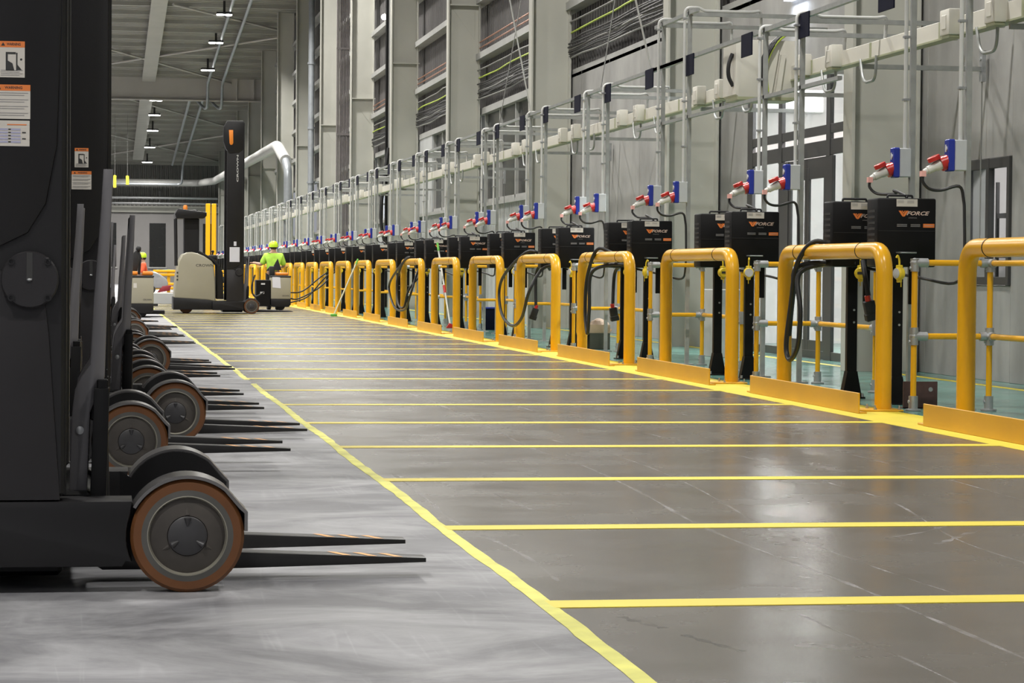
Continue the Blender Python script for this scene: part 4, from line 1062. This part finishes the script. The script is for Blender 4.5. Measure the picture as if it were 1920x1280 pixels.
        if kind == 2:
            m.mi = 1
            m.box(cx - w * .46, cx - w * .3, y - .002, y - .0012, zt - .016, zt - .009); m.box(cx - w * .1, cx + w * .42, y - .002, y - .0012, zt - .014, zt - .011)
            m.mi = 4
            for k in range(5):
                m.box(cx - w * .46, cx - w * .08, y - .002, y - .0012, zt - .03 - .0095 * k, zt - .024 - .0095 * k); m.box(cx + .0, cx + w * .26, y - .002, y - .0012, zt - .03 - .0095 * k, zt - .024 - .0095 * k)
            m.mi = 2
            for k in range(5): m.box(cx - w * .07, cx - w * .0, y - .002, y - .0012, zt - .029 - .0095 * k, zt - .025 - .0095 * k)
            for k in (1, 3): m.box(cx + w * .3, cx + w * .4, y - .002, y - .0012, zt - .029 - .0095 * k, zt - .025 - .0095 * k)
        return m.build(('picture_sticker', 'warning_sticker', 'capacity_plate')[kind], [M['stickerw'], M['stickero'], M['ink'], M['inkgrey'], M['inkblue']], mast, smooth=False)
    sticker(-.539, 1.638, .078, .11, 0); sticker(-.539, 1.509, .112, .104, 1); sticker(-.541, 1.413, .112, .078, 2)
    m = MB(); m.mesh(T_CROWN, lambda q: (-.53 - q.y * .35, ny - .0135, 3.36 + q.x)); m.build('lettering', M['silver'], mast, smooth=False)
    m = MB(); m.prism([(-.86, 3.98), (-.8, 3.8), (-.72, 3.7), (-.5, 3.72), (-.4, 3.8), (-.37, 4.4), (-.42, 4.46), (-.78, 4.45), (-.86, 4.3)], 'y', ny - .03, ny + .18, .015); hd = m.build('mast_head', M['truck'], mast)
    m = MB(); m.prism([(-.735, 4.24), (-.64, 4.24), (-.635, 3.94), (-.66, 3.9), (-.7, 3.9), (-.72, 3.94)], 'y', ny - .04, ny - .028, .004); m.build('mast_marker', M['orange'], mast)
    # carriage side bars, black foot posts
    bar = [(-.262, 1.318), (-.27, 1.18), (-.291, .905), (-.301, .70), (-.33, .655), (-.348, .618), (-.357, .546), (-.372, .13), (-.315, .13), (-.30, .546), (-.255, .66), (-.248, .905), (-.236, 1.18), (-.231, 1.318)]
    for s in (-1, 1):
        y = s * .42
        m = MB(); m.prism(bar, 'y', y - .025, y + .025, .004); cb = m.build('carriage_bar', M['barpaint'], t)
        m = MB(); m.lathe([(0, 0), (.013, 0), (.013, -.004), (.006, -.006), (0, -.006)], (-.332, y - .025, .49), 'y', 16); m.build('bolt', M['galv'], cb)
        m = MB(); m.box(-.279, -.245, y - .06 * 1, y + .02, .60, .652, .003); m.prism([(-.288, .625), (-.240, .625), (-.252, .10), (-.305, .10)], 'y', y - .07, y + .05, .004); m.build('carriage_post', M['black'], t)
    m = MB(); m.box(-.30, -.262, -.42, .42, .16, .24, .004); m.box(-.30, -.262, -.42, .42, .52, .6, .004); m.box(-.44, -.3, -.5, .5, .14, .3, .01)
    m.build('fork_carriage', M['black'], t)
    m = MB(); m.box(-.85, -.385, -.5, .5, .035, .13, .015); m.build('reach_frame', M['black'], t)
    m = MB()
    for x in (-.1, .1): m.box(-.262, -.248, x - .012, x + .012, .6, 1.28)
    m.box(-.262, -.24, -.42, .42, 1.28, 1.31); m.build('load_backrest', M['truck'], t)
    # forks
    for y in (-.3, .27):
        m = MB()
        m.prism([(-.285, .6), (-.285, .05), (-.26, .034), (.15, .034), (.79, .048), (.79, .062), (.15, .088), (-.235, .088), (-.245, .6)], 'y', y - .05, y + .05, .003); fk = m.build('fork', M['fork'], t)
        m = MB()
        for k in range(3):
            x = .47 + .085 * k; zt = lambda q: .088 - (q - .15) / .64 * .026 + .0012
            vs = [m.bm.verts.new(p) for p in ((x, y + .045, zt(x)), (x + .03, y + .045, zt(x + .03)), (x + .075, y - .045, zt(x + .075)), (x + .045, y - .045, zt(x + .045)))]
            m.bm.faces.new(vs)
        m.build('fork_mark', M['orangemark'], fk, smooth=False)
    return t
truck0 = make_truck()
TP = [(.267, 7.87, 'nearest reach truck, its big orange-rimmed load wheel in the foreground'),
      (.145, 12.24, 'second reach truck back, wheel half hidden behind the nearest truck'),
      (.425, 14.68, 'third reach truck back, standing forward with its whole wheel in view'),
      (.31, 16.9, 'fourth reach truck back in the parked row'),
      (.29, 19.05, 'fifth reach truck back in the parked row'),
      (.21, 21.2, 'sixth reach truck back, mostly hidden in the parked row'),
      (.455, 23.5, 'seventh reach truck back, wheel clearly showing past the others'),
      (.33, 25.75, 'eighth reach truck back in the parked row'),
      (.42, 32.6, 'ninth reach truck back, beyond the gap in the row'),
      (.36, 34.9, 'tenth reach truck back in the far part of the row'),
      (.33, 37.2, 'eleventh reach truck back in the far part of the row'),
      (.30, 39.5, 'twelfth reach truck back in the far part of the row'),
      (.46, 41.8, 'thirteenth reach truck back, red-brown wheel near the row end'),
      (.25, 46.4, 'last reach truck at the far end of the parked row')]
trucks = []
for i, (x, yn, lb) in enumerate(TP):
    loc = (x, yn + HW, 0)
    o = truck0 if i == 0 else copy_tree(truck0, loc, skip=('capacity_plate',) if i else ())
    o.location = loc; o['label'] = 'black ' + lb; trucks.append(o)
    if i:
        lift = (0, .055, .0, .01, .0, .05, .02, 0, 0, .03, 0, .02, 0, 0)[i]
        for c in o.children:
            if c.name.split('.')[0] == 'fork': c.location.z += lift
# the truck crossing the aisle
ft = copy_tree(truck0, (3.44, 58.7 + HW, 0), 'tan and black reach truck with tall mast standing across the aisle', skip=('picture_sticker', 'warning_sticker', 'capacity_plate', 'disc_rib', 'cap_bolt', 'bolt', 'grease_nipple', 'fork_mark'))
if 'group' in ft: del ft['group']
for c in ft.children:
    if c.name.split('.')[0] in ('mast', 'carriage_bar', 'carriage_post', 'fork_carriage', 'load_backrest', 'fork', 'reach_frame'): c.location.x += .19
fm = [c for c in ft.children if c.name.startswith('mast')][0]
m = MB(); m.box(-.705, -.475, -HW - .012, -HW - .006, 1.2, 1.54); m.box(-.61, -.55, -HW - .012, -HW - .006, 1.57, 1.67); m.build('paper_sheet', M['sheetpaper'], fm)
m = MB(); m.tube(spline([(.1, -.2, .9), (.02, -.3, .6), (.1, -.35, .4), (.3, -.3, .5)], 6), .02, 8); m.build('hose', M['cable'], ft)

# ------------------------------------------------------------------ pallet trucks
def pallet_truck(loc, label, battery):
    t = thing('pallet_truck', loc, label, 'pallet truck')
    m = MB(); m.box(-.25, .25, 0, .7, .29, .84, .02, 2); hd = m.build('hood', M['tan'], t)
    m = MB(); m.box(-.26, .26, -.01, .72, .84, .88, .012); m.build('top_deck', M['blackmat'], t)
    m = MB(); m.prism([(-.25, .15), (-.2, .09), (.2, .09), (.25, .15), (.25, .29), (-.25, .29)], 'y', -.01, .75, .01); m.build('base', M['truck'], t)
    m = MB(); m.lathe([(0, -.05), (.1, -.05), (.115, -.03), (.115, .03), (.1, .05), (0, .05)], (0, .15, .115), 'y', 20); m.build('drive_wheel', M['blackmat'], t)
    m = MB(); m.mesh(T_crown_s, lambda q: (.12 + q.x * .55, -.002, .37 + q.y * .6)); m.build('lettering', M['ink'], hd, smooth=False)
    return t
t = pallet_truck((.835, 53.5, 0), 'tan pallet truck with orange armrests behind the parked trucks at left', False)
for x in (-.2, .12):
    m = MB(); m.box(x - .1, x + .12, .1, .5, .88, .97, .03, 3); m.build('armrest', M['orange'], t)
m = MB(); m.prism([(-.28, .9), (-.1, .9), (-.04, 1.2), (-.1, 1.42), (-.3, 1.25)], 'y', .35, .5, .02); m.build('backrest', M['blackmat'], t)
m = MB(); m.tube(fillet([(-.05, .55, .9), (-.02, .6, 1.3), (-.1, .62, 1.42)], .1, 4), .03, 8); m.ball((-.06, .6, 1.44), (.06, .05, .07)); m.build('control_handle', M['blackmat'], t)
m = MB(); m.box(-.17, -.1, -.004, 0, .62, .72); m.build('label_plate', M['stickerw'], t)
m = MB(); m.box(-.6, .5, .7, 1.9, .06, .14, .01); m.build('platform', M['truck'], t)
t2 = pallet_truck((4.485, 64.0, 0), 'tan and black pallet truck with a paper sheet taped on, beside the barriers', True)
m = MB(); m.box(-.625, -.26, .02, .7, .1, .77, .012); bt = m.build('battery_case', M['black'], t2)
m = MB(); m.box(-.5, -.4, .014, .021, .65, .69); m.box(-.52, -.42, .014, .021, .42, .47); m.build('case_label', M['silver'], bt)
m = MB(); m.prism([(-.21, .58), (.0, .56), (-.02, .84), (-.22, .86)], 'y', -.006, -.001); m.build('paper_sheet', M['sheetpaper'], t2)
m = MB(); m.box(-.12, .2, .15, .5, .88, .96, .03, 3); m.build('armrest', M['orange'], t2)
m = MB(); m.box(-.28, -.14, .2, .4, .86, 1.12, .03, 2); m.build('control_pod', M['blackmat'], t2)

# far bits and pieces
t = thing('low_block', (2.05, 70.5, 0), 'low white crate with a dark skid between the two tan trucks', 'block')
m = MB(); m.box(-.75, .75, 0, .6, .06, .36, .01); m.build('block_body', M['sheet'], t)
m = MB()
for x in (-.6, 0, .6): m.box(x - .1, x + .1, 0, .6, 0, .06)
m.build('underside', M['blackmat'], t)
t = thing('floor_scrubber', (2.05, 110, 0), 'rounded silver machine with red base in front of the far yellow rail', 'cleaning machine')
m = MB(); m.prism([(-1.0, .2), (.75, .2), (.8, .45), (.72, .62), (.45, .82), (.2, .93), (-1., .95)], 'y', 0, .9, .05, 3); m.build('shell', M['steelgrey'], t)
m = MB(); m.prism([(.05, .70), (.5, .68), (.38, .82), (.15, .88), (.05, .88)], 'y', -.006, .0); m.build('window_panel', M['pipegrey'], t)
m = MB(); m.prism([(.35, .03), (.85, .1), (.95, .35), (.55, .3)], 'y', -.03, .6, .02); m.build('squeegee_skirt', M['maroon'], t)
m = MB(); m.lathe([(0, -.05), (.14, -.05), (.16, -.03), (.16, .03), (.14, .05), (0, .05)], (.1, .0, .16), 'y', 20); m.build('wheel', M['blackmat'], t)
t = thing('guard_rail', (2.3, 115, 0), 'low yellow double guard rail in front of the end wall', 'guard rail')
for z in (.72, .88, .12, .3):
    m = MB(); m.box(0, 4.2, -.06, .0, z, z + .13, .03, 2); m.build('rail', M['yellow'], t)
for x in (.7, 2.2, 3.8):
    m = MB(); m.box(x - .07, x + .07, 0, .14, 0, 1.02, .01); m.build('post', M['yellow'], t)
for i, x in enumerate((4.13, 4.36)):
    m = MB(); m.box(x - .09, x + .09, 99.9, 100.1, 0, 3.62, .02)
    tag(m.build('door_guard_post', M['yellow']), ('left' if i == 0 else 'right') + ' of two tall yellow posts behind the crossing reach truck', 'post')
for i, (x, z) in enumerate(((1.49, 5.98), (.76, 5.8))):
    m = MB(); m.prism([(x - .09, z + .0), (x + .09, z), (x + .09, z + .5 + .2 * i), (x - .02, z + .55 + .2 * i), (x - .09, z + .5 + .2 * i)], 'y', 150, 150.05)
    o = tag(m.build('hanging_marker', M['marker']), ('right' if i == 0 else 'left') + ' of two small yellow markers hanging before the end wall', 'sign')
    m = MB(); m.tube([(x, 150.02, z + .54), (x, 150.02, roofz(150))], .012, 6); m.build('hanging_wire', M['cablegrey'], o)

# ------------------------------------------------------------------ people
def skin_mesh(name, verts, edges, radii, root=0, sub=1):
    me = bpy.data.meshes.new(name); me.from_pydata(verts, edges, []); o = bpy.data.objects.new(name, me); COL.objects.link(o)
    md = o.modifiers.new('s', 'SKIN'); md.use_smooth_shade = True
    for i, r in enumerate(radii):
        sv = me.skin_vertices[0].data[i]; sv.radius = (r, r) if not isinstance(r, tuple) else r; sv.use_root = (i == root)
    ss = o.modifiers.new('u', 'SUBSURF'); ss.levels = ss.render_levels = sub
    dg = bpy.context.evaluated_depsgraph_get()
    out = bpy.data.meshes.new_from_object(o.evaluated_get(dg)); bpy.data.objects.remove(o); return out
def person(loc, rz, label, pose, top_mat, leg_mat):
    """local: faces +Y, X to the person's right"""
    t = thing('person', loc, label, 'person', None, rz)
    J = dict(pel=(0, 0, .95), waist=(0, -.01, 1.1), chest=(0, .0, 1.3), neck=(0, .0, 1.47), head=(0, .02, 1.6), crown=(0, .02, 1.68))
    J.update(pose)
    V, E, Rr, ix = [], [], [], {}
    def add(n, p, r, par=None):
        ix[n] = len(V); V.append(p); Rr.append(r)
        if par: E.append((ix[par], ix[n]))
    add('pel', J['pel'], (.16, .12)); add('waist', J['waist'], (.14, .11), 'pel'); add('chest', J['chest'], (.165, .12), 'waist'); add('neck', J['neck'], (.06, .06), 'chest'); add('head', J['head'], (.075, .09), 'neck'); add('crown', J['crown'], (.06, .075), 'head')
    for s, nm in ((-1, 'l'), (1, 'r')):
        add('sh' + nm, J['sh' + nm], .075, 'chest'); add('el' + nm, J['el' + nm], .05, 'sh' + nm); add('wr' + nm, J['wr' + nm], .033, 'el' + nm); add('pa' + nm, J['pa' + nm], (.035, .022), 'wr' + nm)
        add('hp' + nm, (s * .1, 0, .88), .1, 'pel'); add('kn' + nm, J['kn' + nm], .07, 'hp' + nm); add('an' + nm, J['an' + nm], .045, 'kn' + nm); add('to' + nm, J['to' + nm], .04, 'an' + nm)
    me = skin_mesh('body', V, E, Rr, 0, 2)
    m = MB(); m.mesh(me, lambda c: c)
    h = Vector(J['head'])
    m.ball(h + Vector((0, .105, .0)), (.016, .024, .022), 1)
    for s in (-1, 1): m.ball(h + Vector((s * .085, .0, .0)), (.014, .022, .032), 1); m.ball(h + Vector((s * .032, .085, .03)), (.014, .012, .009), 1)
    m.ball(h + Vector((0, .092, -.05)), (.026, .012, .007), 1)
    for nm in 'lr':
        w, p = Vector(J['wr' + nm]), Vector(J['pa' + nm]); d = (p - w).normalized(); sd = d.cross(Vector((0, 0, 1))); sd = sd.normalized() if sd.length > .05 else Vector((1, 0, 0)); up = sd.cross(d)
        for k, ln in enumerate((.062, .072, .068, .052)):
            b = p + sd * (-.03 + .02 * k); m.tube([b, b + d * ln * .6, b + d * ln - up * .02], 0, 6, True, [.009, .0085, .007])
        b = p - d * .035 + sd * .03; m.tube([b, b + sd * .03 + d * .02, b + sd * .035 + d * .05], 0, 6, True, [.011, .01, .008])
    body = m.build('body', M['skin'], t, ang=60)
    # shirt
    V2, E2, R2, ix2 = [], [], [], {}
    def a2(n, p, r, par=None):
        ix2[n] = len(V2); V2.append(p); R2.append(r)
        if par: E2.append((ix2[par], ix2[n]))
    a2('hem', Vector(J['pel']) + Vector((0, 0, .0)), (.19, .145)); a2('waist', J['waist'], (.185, .145), 'hem'); a2('chest', J['chest'], (.205, .15), 'waist'); a2('coll', Vector(J['neck']) - Vector((0, 0, .02)), (.085, .08), 'chest')
    for nm in 'lr':
        s_, e_ = Vector(J['sh' + nm]), Vector(J['el' + nm])
        a2('s' + nm, s_, .095, 'chest'); a2('e' + nm, s_ + (e_ - s_) * (.98), .078, 's' + nm)
    me = skin_mesh('shirt', V2, E2, R2, 0, 2); m = MB(); m.mesh(me, lambda c: c); m.build('shirt', top_mat, t, ang=60)
    # trousers, boots
    V2, E2, R2 = [], [], []; ix2 = {}
    a2('p', Vector(J['pel']) + Vector((0, 0, .03)), (.175, .135))
    for s, nm in ((-1, 'l'), (1, 'r')):
        a2('h' + nm, (s * .1, 0, .86), .115, 'p'); a2('k' + nm, J['kn' + nm], .088, 'h' + nm); a2('a' + nm, Vector(J['an' + nm]) + Vector((0, 0, .04)), .075, 'k' + nm)
    me = skin_mesh('trousers', V2, E2, R2, 0, 2); m = MB(); m.mesh(me, lambda c: c); m.build('trousers', leg_mat, t, ang=60)
    for nm in 'lr':
        a, b = Vector(J['an' + nm]), Vector(J['to' + nm])
        m = MB(); m.box(a.x - .05, a.x + .05, a.y - .08, b.y + .06, 0.0, .09, .03, 3); m.tube([(a.x, a.y - .01, .05), (a.x, a.y - .01, .2)], .062, 12); m.build('boot', M['blackmat'], t)
    # helmet
    m = MB(); m.lathe([(.115, -.02), (.122, .02), (.115, .07), (.085, .115), (.045, .137), (0, .142)], (h.x, h.y, h.z + .03), 'z', 24)
    m.prism([(-.09, h.y + .09), (.09, h.y + .09), (.07, h.y + .17), (-.07, h.y + .17)], 'z', h.z + .02, h.z + .03, .003)
    m.build('helmet', M['lime'], t)
    m = MB(); m.ball(h + Vector((0, -.02, .0)), (.088, .09, .07), 2); m.build('hair', M['hair'], t)
    return t
pose1 = dict(shl=(-.2, 0, 1.38), ell=(-.3, .05, 1.16), wrl=(-.45, .25, 1.2), pal=(-.52, .32, 1.21), shr=(.2, 0, 1.38), elr=(.27, .04, 1.12), wrr=(.2, .26, 1.1), par=(.16, .33, 1.1),
             knl=(-.11, .03, .5), anl=(-.11, -.02, .1), tol=(-.11, .13, .05), knr=(.11, .03, .5), anr=(.11, -.02, .1), tor=(.11, .13, .05))
p1 = person((4.37, 65.15, .02), 0, 'person in lime hi-vis shirt and lime helmet seen from behind at the pallet truck', pose1, M['hivis'], M['darkcloth'])
p1.location.z = 0
m = MB(); m.prism([(.02, 1.02), (.2, 1.02), (.13, 1.22), (.1, 1.32), (.06, 1.25), (-.02, 1.1)], 'y', -.165, -.145, .006); m.prism([(-.2, 1.0), (-.06, 1.0), (-.1, 1.12)], 'y', -.165, -.145, .006); m.build('harness', M['darkcloth'], p1)
pose2 = dict(shl=(-.2, 0, 1.38), ell=(-.24, .06, 1.13), wrl=(-.2, .28, 1.05), pal=(-.18, .35, 1.04), shr=(.2, 0, 1.38), elr=(.24, .08, 1.12), wrr=(.2, .3, 1.08), par=(.18, .37, 1.08),
             knl=(-.11, .03, .5), anl=(-.11, -.02, .1), tol=(-.11, .13, .05), knr=(.11, .03, .5), anr=(.11, -.02, .1), tor=(.11, .13, .05))
p2 = person((.98, 60.5, 0), PI / 2, 'person in orange hi-vis vest and lime helmet behind the left pallet truck', pose2, M['vest'], M['darkcloth'])
p2.scale = (.8, .8, .8)

# ------------------------------------------------------------------ camera
f, rho = 4735., .0083
psi, th = math.radians(9.24606), math.radians(1.55579)
F = Vector((math.sin(psi) * math.cos(th), math.cos(psi) * math.cos(th), -math.sin(th)))
Rv = Vector((math.cos(psi), -math.sin(psi), 0)); U = Rv.cross(F)
r = Rv * math.cos(rho) + U * math.sin(rho); u = U * math.cos(rho) - Rv * math.sin(rho)
cd = bpy.data.cameras.new('camera'); cam = bpy.data.objects.new('camera', cd); COL.objects.link(cam)
cam.matrix_world = Matrix(((r.x, u.x, -F.x, 0), (r.y, u.y, -F.y, 0), (r.z, u.z, -F.z, 1.0), (0, 0, 0, 1)))
cd.sensor_width = 36; cd.lens = f / 1920 * 36; cd.clip_end = 400
SC.camera = cam
# ------------------------------------------------------------------ world, view
w = bpy.data.worlds.new('world'); SC.world = w; w.use_nodes = True
bg = w.node_tree.nodes['Background']; bg.inputs[0].default_value = (.9, .92, 1, 1); bg.inputs[1].default_value = .35
SC.view_settings.view_transform = 'Standard'; SC.view_settings.look = 'None'
SC.view_settings.exposure = 0.; SC.view_settings.gamma = 1; SC.view_settings.use_curve_mapping = False
